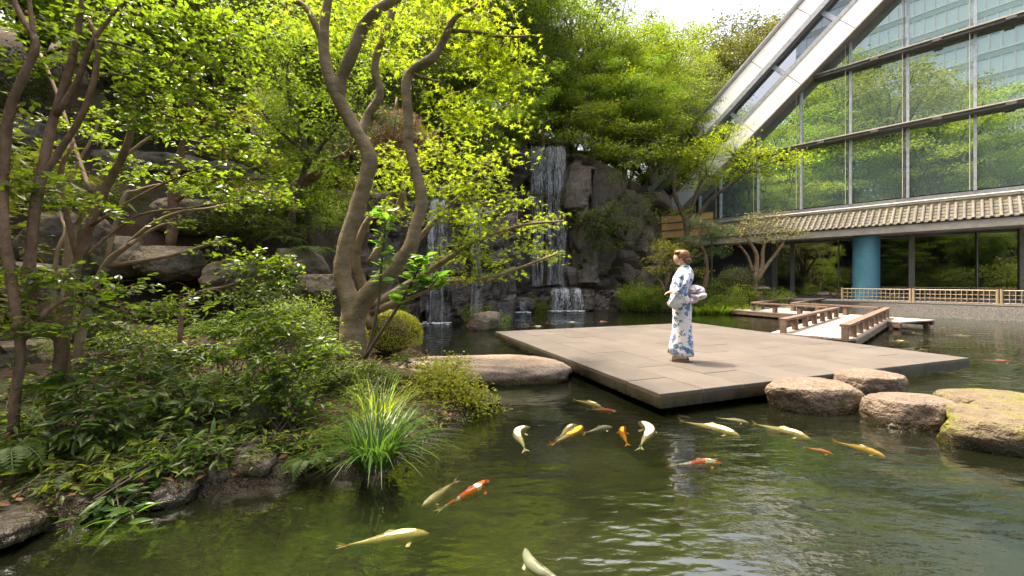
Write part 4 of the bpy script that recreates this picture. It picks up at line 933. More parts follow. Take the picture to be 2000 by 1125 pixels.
# front flap edge at the hem
part('kimono_flap', loft([(lz(1000), lx(338), lx(420), .10, .02), (lz(940), lx(348), lx(430), .10, .02), (lz(850), lx(368), lx(440), .09, .02), (lz(780), lx(380), lx(440), .08, .02)], 20), M['kimono'], woman, True)
part('collar', loft([(lz(248), lx(428), lx(528), .074, 0), (lz(236), lx(436), lx(524), .066, 0), (lz(222), lx(446), lx(519), .060, 0)], 20), M['kimono'], woman, True)
def puff(outline, y0, thick, tilt=0.0, rings=6, seed=0, wr=.0):
    """rounded bag over an outline given in (x, z)"""
    P = np.array([(lx(x), lz(y)) for x, y in outline]); P, _ = catmull(np.vstack([P, P[:1]]), np.ones(len(P) + 1), 4); P = P[:-1]; n = len(P); c = P.mean(0); m = MB(); rng = np.random.default_rng(seed)
    V = []
    for s in (-1, 1):
        for k in range(rings):
            q = 1 - k / rings; d = math.sqrt(1 - q ** 2.5)
            w = np.array([noise.noise((p[0] * 14, p[1] * 7, seed * 5.0 + s)) for p in P]) * wr
            V.append(np.c_[c[0] + (P[:, 0] - c[0]) * q, y0 + s * (thick * d + w * (1 - q ** 4)) + tilt * (P[:, 1] - c[1]) * q, c[1] + (P[:, 1] - c[1]) * q])
        V.append(np.array([[c[0], y0 + s * thick, c[1]]]))
    base = 0
    for s in range(2):
        blk = V[s * (rings + 1):(s + 1) * (rings + 1)]; vv = np.vstack(blk); f = []
        for k in range(rings - 1):
            for i in range(n): j = (i + 1) % n; q = [k * n + i, k * n + j, (k + 1) * n + j, (k + 1) * n + i]; f.append(q if s else q[::-1])
        m.add(vv, f); o0 = (rings - 1) * n; m.f.append(np.array([[o0 + i, o0 + (i + 1) % n, rings * n] if s else [o0 + (i + 1) % n, o0 + i, rings * n] for i in range(n)]) + m.n - len(vv))
    return m
SL = [(470, 262), (505, 290), (520, 350), (508, 420), (508, 480), (520, 548), (470, 580), (410, 602), (348, 578), (366, 530), (378, 485), (372, 440), (384, 380), (402, 320), (432, 275)]
part('sleeve', puff(SL, -.165, .06, .05, 7, 1, .035), M['kimono'], woman, True)
part('sleeve', puff([(x - 14, y) for x, y in SL], .165, .06, -.05, 7, 2, .035), M['kimono'], woman, True)
part('obi', loft([(lz(545), lx(382), lx(524), .150, 0), (lz(500), lx(380), lx(520), .150, 0), (lz(430), lx(378), lx(524), .150, 0), (lz(412), lx(382), lx(526), .148, 0)], 28), M['obi'], woman, True)
bow = part('obi_bow', puff([(500, 425), (545, 396), (600, 402), (640, 430), (640, 465), (600, 480), (545, 478), (505, 470)], 0, .13, 0, 6, 3, .05), M['obi'], woman, True)
for ol, sd_ in (([(505, 465), (560, 470), (625, 455), (660, 482), (640, 512), (590, 530), (545, 545), (518, 520)], 4), ([(512, 500), (560, 505), (592, 522), (570, 548), (530, 556), (512, 535)], 5)):
    o = link('bow_loop', puff(ol, -.01 * sd_, .12, 0, 6, sd_, .05).mesh('bow_loop', True), M['obi']); o.parent = bow
# body: one skinned figure under the clothes, with head, arms, hands and feet
def body():
    J = {}; E = []; R = []; vs = []
    def add(p, r, prev=None):
        vs.append(p); R.append(r); i = len(vs) - 1
        if prev is not None: E.append((prev, i))
        return i
    pel = add((.0, 0, .88), .085); w_ = add((0, 0, 1.02), .080, pel); ch = add((.03, 0, 1.18), .085, w_); nk0 = add((.045, 0, 1.36), .052, ch); nk = add((.03, 0, 1.42), .045, nk0); hd0 = add((.0, 0, 1.475), .056, nk); hd = add((-.008, 0, 1.545), .080, hd0); ht = add((.012, 0, 1.60), .062, hd)
    for s in (-1, 1):
        hp = add((0, s * .05, .80), .062, pel); kn = add((-.005, s * .05, .46), .045, hp); an = add((.02, s * .06, .10), .036, kn); hl = add((.03, s * .06, .055), .032, an); to = add((-.12, s * .06, .045), .026, hl)
        sh = add((.05, s * .125, 1.29), .036, ch); el = add((.03, s * .165, 1.06), .030, sh); wr = add((-.125, s * .10 - .03, 1.03), .022, el); pa = add((-.165, s * .09 - .03, 1.025), .024, wr)
        for k, (dy, ln) in enumerate(((-.022, .048), (-.008, .058), (.007, .055), (.021, .044))):
            f1_ = add((-.185, s * .09 - .03 + dy, 1.02), .0085, pa); f2_ = add((-.185 - ln * .6, s * .09 - .03 + dy * 1.05, 1.005), .0075, f1_); add((-.185 - ln * .8, s * .09 - .03 + dy, .985), .006, f2_)
        t1 = add((-.150, s * .09 - .03 - s * .028, 1.035), .009, pa); add((-.180, s * .09 - .03 - s * .040, 1.030), .0075, t1)
    me = bpy.data.meshes.new('body'); me.from_pydata(vs, E, [])
    o = link('body', me, M['skin'], woman); sk = o.modifiers.new('skin', 'SKIN'); 
    for i, r in enumerate(R): me.skin_vertices[0].data[i].radius = (r, r)
    me.skin_vertices[0].data[0].use_root = True
    sb = o.modifiers.new('sub', 'SUBSURF'); sb.levels = 2; sb.render_levels = 2
    for p_ in me.polygons: p_.use_smooth = True
    return o
try:
    bd = body()
except Exception as ex:
    print('body', ex)
def ell(c, r, seg=(14, 10), f=None):
    m = MB(); V = []
    for i in range(seg[1] + 1):
        t = math.pi * i / seg[1]
        for j in range(seg[0]):
            a_ = 2 * math.pi * j / seg[0]; V.append((c[0] + r[0] * math.sin(t) * math.cos(a_), c[1] + r[1] * math.sin(t) * math.sin(a_), c[2] + r[2] * math.cos(t)))
    s = seg[0]; F_ = [[i * s + j, (i + 1) * s + j, (i + 1) * s + (j + 1) % s, i * s + (j + 1) % s] for i in range(seg[1]) for j in range(s)]
    V = np.array(V)
    if f is not None: V = np.array([f(v) for v in V])
    return m.add(V, F_)
face = ell((lx(430), 0, lz(160)), (.068, .066, .098), (18, 14))
face.add(*ell((lx(396), 0, lz(165)), (.014, .013, .020), (8, 6)).v and (np.vstack(ell((lx(396), 0, lz(165)), (.014, .013, .020), (8, 6)).v), ell((lx(396), 0, lz(165)), (.014, .013, .020), (8, 6)).f[0]))
head = part('head', face, M['skin'], woman, True)
def sub_of(o, name, mb, mat): c_ = link(name, mb.mesh(name, True), mat); c_.parent = o; return c_
sub_of(head, 'ear', ell((lx(452), -.066, lz(165)), (.016, .010, .028), (10, 8)), M['skin'])
M['eye'] = plain('eye', (.03, .02, .015), .2); M['lip'] = plain('lip', (.5, .16, .14), .5)
sub_of(head, 'eye', ell((lx(402), -.034, lz(152)), (.008, .010, .006), (8, 6)), M['eye']); sub_of(head, 'mouth', ell((lx(398), 0, lz(190)), (.008, .020, .006), (8, 6)), M['lip'])
def hf(v): n_ = noise.noise((v[0] * 26, v[1] * 26, v[2] * 12)); d_ = v - V3(lx(462), 0, lz(142)); return v + d_ * .09 * n_
hair = part('hair', ell((lx(463), 0, lz(140)), (.105, .086, .092), (24, 18), hf), M['hair'], woman, True)
part('hair', ell((lx(432), 0, lz(112)), (.066, .074, .044), (20, 12), hf), M['hair'], woman, True)
part('hair_bun', ell((lx(500), 0, lz(180)), (.060, .072, .048), (20, 14), hf), M['hair'], woman, True)
for s in (-1, 1):
    m = MB()
    m.add(np.vstack([[(x, s * .062 + y, z) for x, y in ((-.125, -.04), (-.10, -.045), (.09, -.038), (.105, 0), (.09, .038), (-.10, .045), (-.13, .03))] for z in (.0, .045)]), [[i, (i + 1) % 7, 7 + (i + 1) % 7, 7 + i] for i in range(7)]); m.f.append(np.array([[7 + i for i in range(7)], [6 - i for i in range(7)]]))
    part('sandal', m, M['sandal'], woman); part('sock', ell((-.01, s * .062, .075), (.105, .036, .038), (14, 10)), M['sock'], woman, True)
woman.location = [float(c) for c in FEET + V3(0, 0, .003)]; woman.rotation_euler = (0, 0, -.38)

# ---------------------------------------------------------------- traced trees: trunks and foliage masses by picture position and their own depth
def traced(name, label, cat, branches, pads, T, leafm, barkm, seed, per=16, tw=.22, group=None, twr=.010, singles=0, seg=10, wob=.03, base=None, thin=1.0, **kw):
    """branches: lists of (x, y, D, half width px); pads: (x, y, D, rx px, ry px, depth radius m, leaves, leaf length)"""
    rng = np.random.default_rng(seed)
    b0 = px(*branches[0][0][:3]) if base is None else np.asarray(base); r = thing(name, label, cat, b0, group)
    tb = MB(); nodes = []
    for br in branches:
        P = np.array([px(q[0], q[1], q[2]) for q in br]); R = np.array([q[3] * q[2] / F for q in br]) * thin
        tb.tube(P, R, seg, 4, wob, rng); nodes.append(catmull(P, R, 4)[0] if len(P) > 2 else P)
    nodes = np.vstack(nodes); W = []
    for x, y, D, rx, ry, rd, n, s in pads: W.append((px(x, y, D), V3(rx * D / F, rd, ry * D / F), n, s))
    cb = MB(); tg = MB(); hero = []
    for c, rr, n, s in W:
        P, N, H, S, tc = pad(rng, c, rr, n, s, per=per, tw=tw, **kw)
        if singles:
            k = min(len(P), int(singles / len(W)) + 1); o = np.argsort(P[:, 1] + .2 * rng.random(len(P)))[:k]; hero.append((P[o], N[o], H[o], S[o])); keep = np.ones(len(P), bool); keep[o] = False
            P, N, H, S = P[keep], N[keep], H[keep], S[keep]
        if len(P): leaves(cb, P, N, H, S, T)
        j = np.argmin(np.linalg.norm(nodes - c, axis=1)); st = nodes[j]
        hub = c + (st - c) * .25
        tg.tube([st, (st + hub) / 2 + rng.normal(size=3) * .06, hub], [twr * 1.6, twr * 1.3, twr], 5, 3)
        twigs(tg, hub, tc[:22], twr, rng, 3, .03, twr * .25)
        for ln_ in pad.lines: tg.tube(ln_, [twr * .45, twr * .4, twr * .2], 3, 1)
    part('trunk', tb, barkm, r, True); part('twigs', tg, barkm, r, kind='stuff')
    part('crown', cb, leafm, r, kind='stuff')
    if hero:
        tv, tf = T; lm = MB().add(tv, tf).mesh('leaf'); lm.materials.append(leafm)
        for P, N, H, S in hero:
            N = unit(N); H = unit(H - N * (H * N).sum(1, keepdims=True)); X = np.cross(H, N)
            for a, n_, h_, x_, s_ in zip(P, N, H, X, S):
                o = bpy.data.objects.new('leaf', lm); COL.objects.link(o); o.parent = r; o.matrix_parent_inverse = Matrix.Translation(-r.location)
                o.matrix_basis = Matrix(((x_[0] * s_, h_[0] * s_, n_[0] * s_, a[0]), (x_[1] * s_, h_[1] * s_, n_[1] * s_, a[1]), (x_[2] * s_, h_[2] * s_, n_[2] * s_, a[2]), (0, 0, 0, 1)))
    return r

# foreground maple with the forked pale trunk
D0 = 5.4
A_ = [(688, 700, D0, 33), (688, 645, D0, 29), (690, 605, D0, 26), (676, 565, D0, 20), (668, 525, D0, 19), (678, 470, D0, 18), (696, 410, D0, 17), (716, 345, D0, 17), (722, 312, D0, 18), (708, 275, D0, 16), (690, 245, D0, 15), (662, 195, D0, 15), (640, 140, D0, 13), (632, 90, D0, 12), (634, 40, D0, 11), (645, -30, D0, 9), (650, -120, D0, 6)]
B_ = [(692, 618, D0, 24), (715, 580, 5.35, 21), (745, 548, 5.3, 21), (780, 513, 5.25, 20), (802, 482, 5.2, 17), (812, 440, 5.2, 14), (824, 398, 5.2, 14), (815, 345, 5.2, 12), (800, 290, 5.2, 11), (797, 230, 5.2, 11), (793, 165, 5.2, 11), (806, 138, 5.2, 11), (842, 116, 5.1, 11), (860, 92, 5.1, 9), (880, 48, 5.0, 8), (900, 26, 5.0, 6), (935, 8, 5.0, 5), (980, -40, 5, 3)]
C_ = [(660, 190, D0, 14), (668, 150, D0, 13), (690, 100, 5.3, 13), (705, 60, 5.3, 13), (735, 22, 5.2, 12), (775, -5, 5.2, 11), (830, -60, 5.1, 8)]
D_ = [(704, 262, D0, 11), (716, 228, 5.5, 9), (738, 196, 5.5, 10), (742, 170, 5.5, 9), (732, 140, 5.5, 9), (738, 100, 5.5, 8), (758, 50, 5.5, 8), (775, -10, 5.5, 7), (790, -80, 5.5, 4)]
E_ = [(630, 80, D0, 8), (612, 40, D0, 8), (594, 12, D0, 7), (560, -5, D0, 6), (500, -40, D0, 4)]
F_ = [(878, 60, 5.05, 5), (925, 62, 5, 4), (985, 72, 5, 3.5), (1036, 70, 5, 2.5)]
G_ = [(800, 140, 5.2, 3), (830, 152, 5.1, 3), (862, 160, 5.0, 2)]
pads = [(930, 120, 5.2, 60, 34, .35, 260, .085), (980, 90, 5.3, 60, 24, .35, 240, .085), (1010, 150, 5.4, 40, 22, .3, 150, .085), (900, 190, 5.3, 60, 28, .35, 240, .085), (850, 40, 5.2, 60, 26, .4, 220, .085), (960, 30, 5.2, 70, 26, .4, 280, .085), (880, 240, 5.4, 45, 25, .3, 160, .085),
        (770, 90, 5.6, 60, 40, .4, 200, .085), (700, 20, 5.6, 90, 26, .5, 240, .085), (560, 30, 5.6, 80, 34, .4, 200, .085), (1000, 220, 5.6, 40, 20, .3, 110, .085)]
traced('maple_tree', 'foreground maple with thick forked pale trunk on the bank', 'tree', [A_, B_, C_, D_, E_, F_, G_], pads, T_MAPLE, M['lf_maple_y'], M['bark_maple'], 101, tw=.26, singles=150, seg=14, wob=.035, twr=.006, thin=.85)

# yellow maple behind it, its sprays reaching over the pool
H1_ = [(728, 640, 6.3, 12), (715, 580, 6.4, 10), (695, 500, 6.4, 8), (720, 430, 6.4, 7), (760, 400, 6.4, 5)]
H2_ = [(725, 600, 6.3, 10), (790, 560, 6.3, 8), (860, 515, 6.2, 6), (930, 470, 6.1, 4), (1020, 440, 6.0, 3), (1100, 432, 5.9, 2)]
H3_ = [(725, 610, 6.3, 9), (800, 580, 6.2, 7), (870, 552, 6.1, 5), (945, 545, 6.0, 4), (1010, 525, 5.9, 3), (1090, 495, 5.8, 2)]
H4_ = [(715, 580, 6.4, 8), (790, 500, 6.5, 6), (850, 430, 6.5, 5), (910, 370, 6.5, 3.5), (960, 300, 6.5, 2)]
H5_ = [(720, 520, 6.4, 7), (770, 420, 6.6, 5), (800, 340, 6.6, 4), (850, 290, 6.6, 3)]
rng = np.random.default_rng(5); pads = []
for x, y, rx, ry, n in [(800, 300, 60, 22, 200), (870, 290, 60, 24, 230), (930, 310, 55, 22, 200), (760, 350, 45, 24, 160), (840, 350, 60, 24, 230), (910, 360, 60, 22, 230), (965, 345, 45, 18, 150), (780, 410, 45, 22, 150), (870, 415, 60, 22, 220), (945, 400, 55, 20, 190), (1010, 390, 40, 14, 110),
        (900, 465, 55, 18, 190), (975, 445, 55, 18, 190), (1045, 430, 45, 14, 130), (1085, 415, 24, 9, 60), (860, 500, 40, 14, 120), (960, 500, 50, 14, 160), (1030, 480, 45, 12, 120), (1078, 492, 28, 9, 80), (905, 530, 50, 12, 130), (975, 530, 40, 9, 90), (1000, 300, 26, 12, 60), (730, 300, 40, 24, 120)]:
    pads.append((x, y, 6.2 + rng.uniform(-.4, .5), rx, ry, .32, int(n * 1.05), .08))
traced('yellow_maple', 'sunlit yellow-green maple spreading low sprays in front of the thin waterfall', 'tree', [H1_, H2_, H3_, H4_, H5_], pads, T_MAPLE, M['lf_maple_y'], M['bark_maple'], 102, tw=.24, singles=150, flat=.15, twr=.006)

# reddish multi-stemmed tree at the left edge
J = [[(95, 850, 3.3, 20), (110, 760, 3.3, 18), (118, 660, 3.3, 17), (62, 560, 3.3, 15), (62, 470, 3.3, 14), (70, 400, 3.3, 14), (82, 340, 3.35, 14), (100, 250, 3.4, 12), (125, 170, 3.4, 11), (145, 100, 3.4, 9), (158, 20, 3.4, 7), (165, -60, 3.4, 5)],
     [(25, 850, 3.1, 14), (32, 760, 3.1, 13), (40, 680, 3.1, 12), (30, 600, 3.1, 13), (18, 520, 3.1, 14), (5, 430, 3.1, 14), (8, 330, 3.2, 13), (18, 220, 3.2, 12), (45, 150, 3.2, 11), (70, 85, 3.2, 10), (40, 30, 3.2, 8), (15, -30, 3.2, 6)],
     [(70, 88, 3.2, 8), (62, 40, 3.2, 6), (55, -20, 3.2, 5)],
     [(84, 345, 3.35, 10), (120, 290, 3.4, 9), (160, 225, 3.4, 8), (185, 150, 3.4, 8), (190, 90, 3.4, 6), (175, 40, 3.4, 5)],
     [(110, 225, 3.4, 9), (150, 160, 3.4, 8), (180, 85, 3.4, 7), (220, 30, 3.4, 5), (270, -20, 3.4, 4)],
     [(170, 75, 3.4, 4), (250, 92, 3.4, 4), (320, 130, 3.5, 3), (400, 170, 3.6, 2.5), (455, 190, 3.6, 2)],
     [(185, 150, 3.4, 4), (230, 145, 3.5, 3.5), (300, 168, 3.6, 3), (380, 180, 3.7, 2)],
     [(40, 670, 3.1, 9), (90, 610, 3.2, 8), (140, 585, 3.3, 6), (220, 615, 3.4, 4), (270, 600, 3.4, 3)],
     [(150, 860, 3.9, 20), (128, 760, 3.9, 19), (125, 650, 3.9, 15), (145, 540, 3.9, 13), (168, 460, 3.9, 13), (200, 380, 4.0, 12), (232, 320, 4.0, 11), (255, 260, 4.0, 9), (258, 200, 4.0, 8)],
     [(150, 500, 3.9, 8), (130, 420, 3.9, 7), (118, 340, 3.9, 7), (140, 280, 4, 6)], [(180, 440, 3.9, 5), (250, 395, 4, 4), (340, 350, 4.1, 3), (440, 320, 4.2, 2)], [(160, 505, 3.9, 5), (240, 440, 4, 4), (290, 415, 4, 3.5), (380, 405, 4.1, 3), (470, 390, 4.2, 2)],
     [(10, 690, 3.1, 6), (-40, 640, 3.0, 5), (-90, 560, 3, 4)]]
pads = []
for x, y, D, rx, ry, n in [(60, 40, 3.6, 90, 45, 150), (180, 30, 3.6, 90, 40, 170), (290, 40, 3.5, 80, 42, 210), (390, 40, 3.5, 70, 40, 200), (455, 60, 3.6, 50, 36, 130), (240, 110, 3.7, 80, 40, 190), (340, 120, 3.6, 80, 40, 220), (430, 130, 3.6, 60, 30, 170), (300, 195, 3.8, 80, 36, 200), (390, 190, 3.7, 70, 32, 190), (455, 190, 3.7, 40, 24, 90),
        (350, 250, 3.9, 80, 26, 180), (440, 255, 3.9, 60, 22, 130), (480, 280, 4.1, 50, 14, 100), (60, 130, 3.6, 70, 40, 110), (30, 230, 3.5, 50, 36, 80), (40, 350, 3.2, 60, 30, 90), (110, 390, 3.4, 70, 22, 70), (190, 400, 3.6, 60, 18, 50), (90, 540, 3.3, 80, 24, 150), (190, 560, 3.4, 80, 22, 150), (60, 620, 3.1, 60, 22, 90), (170, 630, 3.3, 60, 16, 80), (260, 600, 3.5, 70, 20, 130), (330, 600, 3.6, 60, 16, 90),
        (380, 330, 4.1, 60, 24, 110), (450, 370, 4.2, 70, 24, 150), (530, 375, 4.3, 60, 22, 130), (260, 330, 4.2, 60, 18, 80), (180, 260, 4.3, 80, 40, 120)]:
    pads.append((x, y, D, rx, ry, .36, int(n * 1.75), .058))
traced('red_barked_tree', 'multi-stemmed tree with smooth reddish bark and glossy leaves at the left edge', 'tree', J, pads, T_OVATE, M['lf_camellia'], M['bark_red'], 103, per=12, tw=.15, singles=250, wob=.02, twr=.004, tilt=.7, base=px(95, 850, 3.3), thin=.62, spray=True)

# spray of glossy leaves over the boulders
pads = [(500, 510, 4.6, 70, 24, .25, 230, .066), (560, 520, 4.6, 50, 22, .25, 170, .066), (430, 500, 4.7, 40, 18, .2, 90, .062), (530, 550, 4.5, 50, 14, .2, 100, .06), (380, 570, 4.5, 70, 16, .2, 140, .055)]
traced('leafy_sapling', 'sapling with a bright green spray of leaves reaching over the cracked boulder', 'plant', [[(345, 800, 4.3, 5), (350, 700, 4.3, 4.5), (358, 600, 4.4, 4), (390, 570, 4.5, 3), (440, 560, 4.6, 2.5), (520, 535, 4.6, 2), (590, 510, 4.6, 1.2)]], pads, T_OVATE, M['lf_camellia'], M['bark_red'], 104, per=12, tw=.14, singles=60, twr=.003, spray=True)

# broad-leaved sapling before the maple trunk: every leaf a part
rng = np.random.default_rng(11); rt_ = thing('broadleaf_sapling', 'young broadleaf sapling with big bright leaves in front of the maple fork', 'plant', px(715, 690, 4.5))
tb = MB()
stems = [[(715, 700, 4.5, 4), (738, 600, 4.5, 3), (745, 520, 4.5, 2.5), (752, 450, 4.5, 2), (750, 405, 4.5, 1)], [(712, 700, 4.5, 4), (750, 640, 4.4, 3.5), (790, 580, 4.4, 3), (815, 530, 4.4, 2.2), (832, 500, 4.4, 1.2)], [(790, 580, 4.4, 2), (840, 560, 4.4, 1.5), (856, 540, 4.4, 1)]]
sp = []
for s in stems:
    P = np.array([px(*q[:3]) for q in s]); tb.tube(P, [q[3] * q[2] / F for q in s], 6, 4); sp.append(catmull(P, np.ones(len(P)), 8)[0])
part('stem', tb, M['bark_dark'], rt_, True)
lm = MB().add(*T_OVATE).mesh('leaf'); M['lf_broad'] = leafmat('broad_leaf', (.06, .14, .015), (.10, .20, .02), (.30, .58, .04), .5, .35, .5); lm.materials.append(M['lf_broad'])
for P in sp:
    for i in range(int(len(P) * .42), len(P)):
        for k in range(3):
            a = rng.uniform(0, 6.28); h_ = unit(V3(math.cos(a), math.sin(a), rng.uniform(-.25, .55))); n_ = unit(V3(0, 0, 1) + rng.normal(size=3) * .4); n_ = unit(n_ - h_ * (n_ @ h_)); x_ = np.cross(h_, n_); s_ = rng.uniform(.10, .17); q = P[i] + h_ * .02
            o = bpy.data.objects.new('leaf', lm); COL.objects.link(o); o.parent = rt_; o.matrix_parent_inverse = Matrix.Translation(-rt_.location)
            o.matrix_basis = Matrix(((x_[0] * s_, h_[0] * s_, n_[0] * s_, q[0]), (x_[1] * s_, h_[1] * s_, n_[1] * s_, q[1]), (x_[2] * s_, h_[2] * s_, n_[2] * s_, q[2]), (0, 0, 0, 1)))

# roof-side maple, pine, small pale tree, dwarf maple
Dm = 20.5
traced('maple_tree', 'yellow-green maple leaning over the board screen before the glass wall', 'tree', [[(1342, 470, Dm, 6), (1338, 430, Dm, 5), (1318, 380, Dm, 4), (1316, 330, Dm, 3)], [(1342, 440, Dm, 4), (1356, 395, Dm, 3.5), (1362, 370, Dm, 3), (1380, 340, Dm, 2)], [(1345, 450, Dm, 5), (1375, 405, Dm, 4), (1400, 380, 20.2, 4), (1425, 362, 20, 3), (1455, 340, 19.8, 2)]],
       [(1330, 300, Dm, 34, 16, .8, 800, .11), (1380, 285, Dm, 40, 20, .8, 900, .11), (1430, 290, 20, 45, 18, .8, 1000, .11), (1490, 300, 19.8, 45, 14, .8, 800, .11), (1545, 305, 19.6, 38, 11, .7, 600, .11), (1440, 325, 20, 50, 14, .8, 900, .11), (1490, 335, 19.8, 30, 8, .5, 250, .11), (1340, 355, Dm, 34, 16, .7, 600, .11), (1390, 345, Dm, 40, 13, .7, 700, .11), (1330, 410, Dm, 24, 14, .5, 260, .11), (1420, 260, Dm, 34, 14, .8, 600, .11), (1360, 320, Dm, 45, 14, .8, 800, .11), (1300, 330, 21, 26, 20, .6, 400, .11)], T_STAR3, M['lf_maple_y'], M['bark_dark'], 105, tw=.45, flat=.12, twr=.02)
traced('pine_tree', 'garden pine with tufted blue-green needles right behind the standing person', 'tree', [[(1372, 575, 18.2, 4), (1380, 540, 18.2, 4), (1378, 500, 18.2, 3.5), (1366, 470, 18.2, 3), (1370, 430, 18.2, 2)]],
       [(1350, 470, 18.2, 26, 12, .5, 420, .17), (1395, 460, 18.2, 28, 12, .5, 420, .17), (1370, 435, 18.2, 30, 12, .5, 420, .17), (1400, 490, 18.2, 26, 10, .5, 360, .17), (1345, 505, 18.2, 24, 10, .5, 330, .17), (1420, 445, 18.4, 24, 10, .5, 300, .17)], T_NEEDLE, M['lf_pine'], M['bark_red'], 106, tw=.25, twr=.015)
traced('pale_tree', 'small bare-stemmed tree with pale sunlit leaves before the tiled eave', 'tree', [[(1475, 585, 18.9, 5), (1474, 545, 18.9, 5), (1478, 500, 18.9, 4), (1462, 470, 18.9, 3), (1450, 450, 18.9, 2)], [(1474, 540, 18.9, 4), (1488, 520, 18.9, 4), (1490, 490, 18.9, 3), (1498, 460, 18.9, 2)], [(1476, 550, 18.9, 4), (1500, 515, 18.8, 3), (1512, 500, 18.8, 3), (1530, 475, 18.7, 2)], [(1470, 530, 18.9, 3), (1460, 500, 18.9, 2.5), (1445, 480, 18.9, 2)]],
       [(1440, 450, 18.9, 26, 12, .7, 330, .10), (1480, 440, 18.9, 34, 16, .8, 480, .10), (1525, 440, 18.8, 34, 16, .8, 480, .10), (1550, 455, 18.7, 24, 12, .6, 260, .10), (1500, 465, 18.8, 34, 10, .7, 330, .10), (1455, 425, 18.9, 24, 10, .6, 200, .10), (1505, 420, 18.9, 32, 10, .6, 250, .10), (1440, 470, 18.9, 22, 9, .6, 160, .10)], T_OVAL4, M['lf_pale'], M['bark_maple'], 107, tw=.3, twr=.012)
traced('dwarf_maple', 'low rounded yellow-green dwarf maple left of the standing person', 'tree', [[(1300, 580, 18.5, 4), (1292, 555, 18.5, 3), (1278, 538, 18.5, 2)], [(1298, 570, 18.5, 3), (1308, 530, 18.5, 3), (1320, 495, 18.5, 2)]],
       [(1300, 480, 18.5, 30, 13, .6, 650, .10), (1330, 490, 18.5, 26, 10, .6, 450, .10), (1282, 500, 18.5, 20, 9, .5, 330, .10), (1285, 525, 18.4, 26, 9, .5, 330, .10), (1315, 515, 18.5, 26, 9, .5, 330, .10), (1360, 530, 18.8, 22, 8, .5, 200, .10)], T_STAR3, M['lf_azalea'], M['bark_red'], 108, tw=.3, flat=.12, twr=.012)
traced('cliff_shrub', 'grey-green shrub hanging from the pale cliff right of the tall waterfall', 'shrub', [[(1220, 470, 20.6, 3), (1190, 440, 20.3, 2.5), (1160, 430, 20.1, 2)], [(1220, 460, 20.6, 3), (1230, 430, 20.2, 2)]],
       [(1150, 420, 19.9, 36, 18, .6, 520, .12), (1190, 410, 19.9, 36, 16, .6, 520, .12), (1165, 450, 19.9, 40, 16, .6, 520, .12), (1215, 440, 19.9, 34, 18, .6, 480, .12), (1190, 475, 19.9, 36, 14, .6, 400, .12), (1150, 500, 20, 16, 14, .4, 140, .12), (1265, 420, 20.2, 30, 24, .6, 380, .12), (1185, 520, 20.0, 12, 10, .3, 80, .12), (1240, 385, 20.2, 34, 14, .5, 300, .12), (1210, 345, 20.0, 30, 10, .5, 200, .12), (1280, 470, 20.0, 26, 16, .5, 260, .12)], T_OVAL4, M['lf_mid'], M['bark_dark'], 109, tw=.3, twr=.012)

# ---------------------------------------------------------------- procedural hill trees: a few originals, then copies
def proto(name, cat, rng_seed, leafm, barkm, h, cr, npads, nleaf, leaf, T, tr, **kw):
    rng = np.random.default_rng(rng_seed); tb, cb = gen_tree(rng, h, cr, npads, nleaf, leaf, T, tr, **kw)
    r = thing(name, '', cat); part('trunk', tb, M[barkm], r, True); part('crown', cb, M[leafm], r, kind='stuff'); r['used'] = 0; return r
PROTO = dict(
 maple_a=proto('hillside_maple', 'tree', 201, 'lf_fresh', 'bark_dark', 6.0, 2.6, 38, 19000, .10, T_STAR3, .13, tw=.34, flat=.10, padr=.29, flatp=.22, low=.28),
 maple_b=proto('hillside_maple', 'tree', 202, 'lf_maple_g', 'bark_dark', 6.5, 2.7, 38, 19000, .10, T_STAR3, .14, tw=.34, flat=.10, padr=.29, flatp=.22, low=.28),
 maple_y=proto('hillside_maple', 'tree', 203, 'lf_maple_y', 'bark_dark', 5.5, 2.3, 32, 14000, .095, T_STAR3, .11, tw=.32, flat=.10, padr=.28, flatp=.22, low=.28),
 ever_a=proto('evergreen_tree', 'tree', 204, 'lf_dark', 'bark_dark', 7.0, 2.5, 36, 20000, .115, T_OVAL4, .16, tw=.3, flat=.5, padr=.32, flatp=.65),
 ever_b=proto('broadleaf_tree', 'tree', 205, 'lf_mid', 'bark_dark', 6.5, 2.5, 36, 20000, .115, T_OVAL4, .15, tw=.3, flat=.5, padr=.32, flatp=.6),
 rust=proto('far_tree', 'tree', 206, 'lf_rust', 'bark_dark', 9.0, 4.2, 46, 17000, .26, T_OVAL4, .25, tw=.5, flat=.5, padr=.27, flatp=.75, low=.3),
 fresh=proto('far_tree', 'tree', 207, 'lf_fresh', 'bark_dark', 9.0, 2.6, 40, 11000, .24, T_OVAL4, .2, tw=.45, flat=.5, padr=.34, flatp=.8, low=.2),
 pine=proto('hillside_pine', 'tree', 208, 'lf_pine', 'bark_red', 6.0, 2.0, 24, 3000, .22, T_NEEDLE, .11, tw=.3, flat=.3, padr=.38, flatp=.35, low=.45),
 bush=proto('bush', 'shrub', 209, 'lf_mid', 'bark_dark', 1.3, .8, 14, 2600, .075, T_OVAL4, .03, tw=.16, flat=.5, padr=.5, flatp=.7, low=.15),
 bush_d=proto('bush', 'shrub', 210, 'lf_dark', 'bark_dark', 1.5, .9, 14, 2600, .085, T_OVAL4, .03, tw=.18, flat=.5, padr=.5, flatp=.7, low=.15),
 bush_f=proto('bush', 'shrub', 211, 'lf_fresh', 'bark_dark', 1.1, .75, 14, 2600, .07, T_OVAL4, .03, tw=.16, flat=.5, padr=.5, flatp=.6, low=.1))
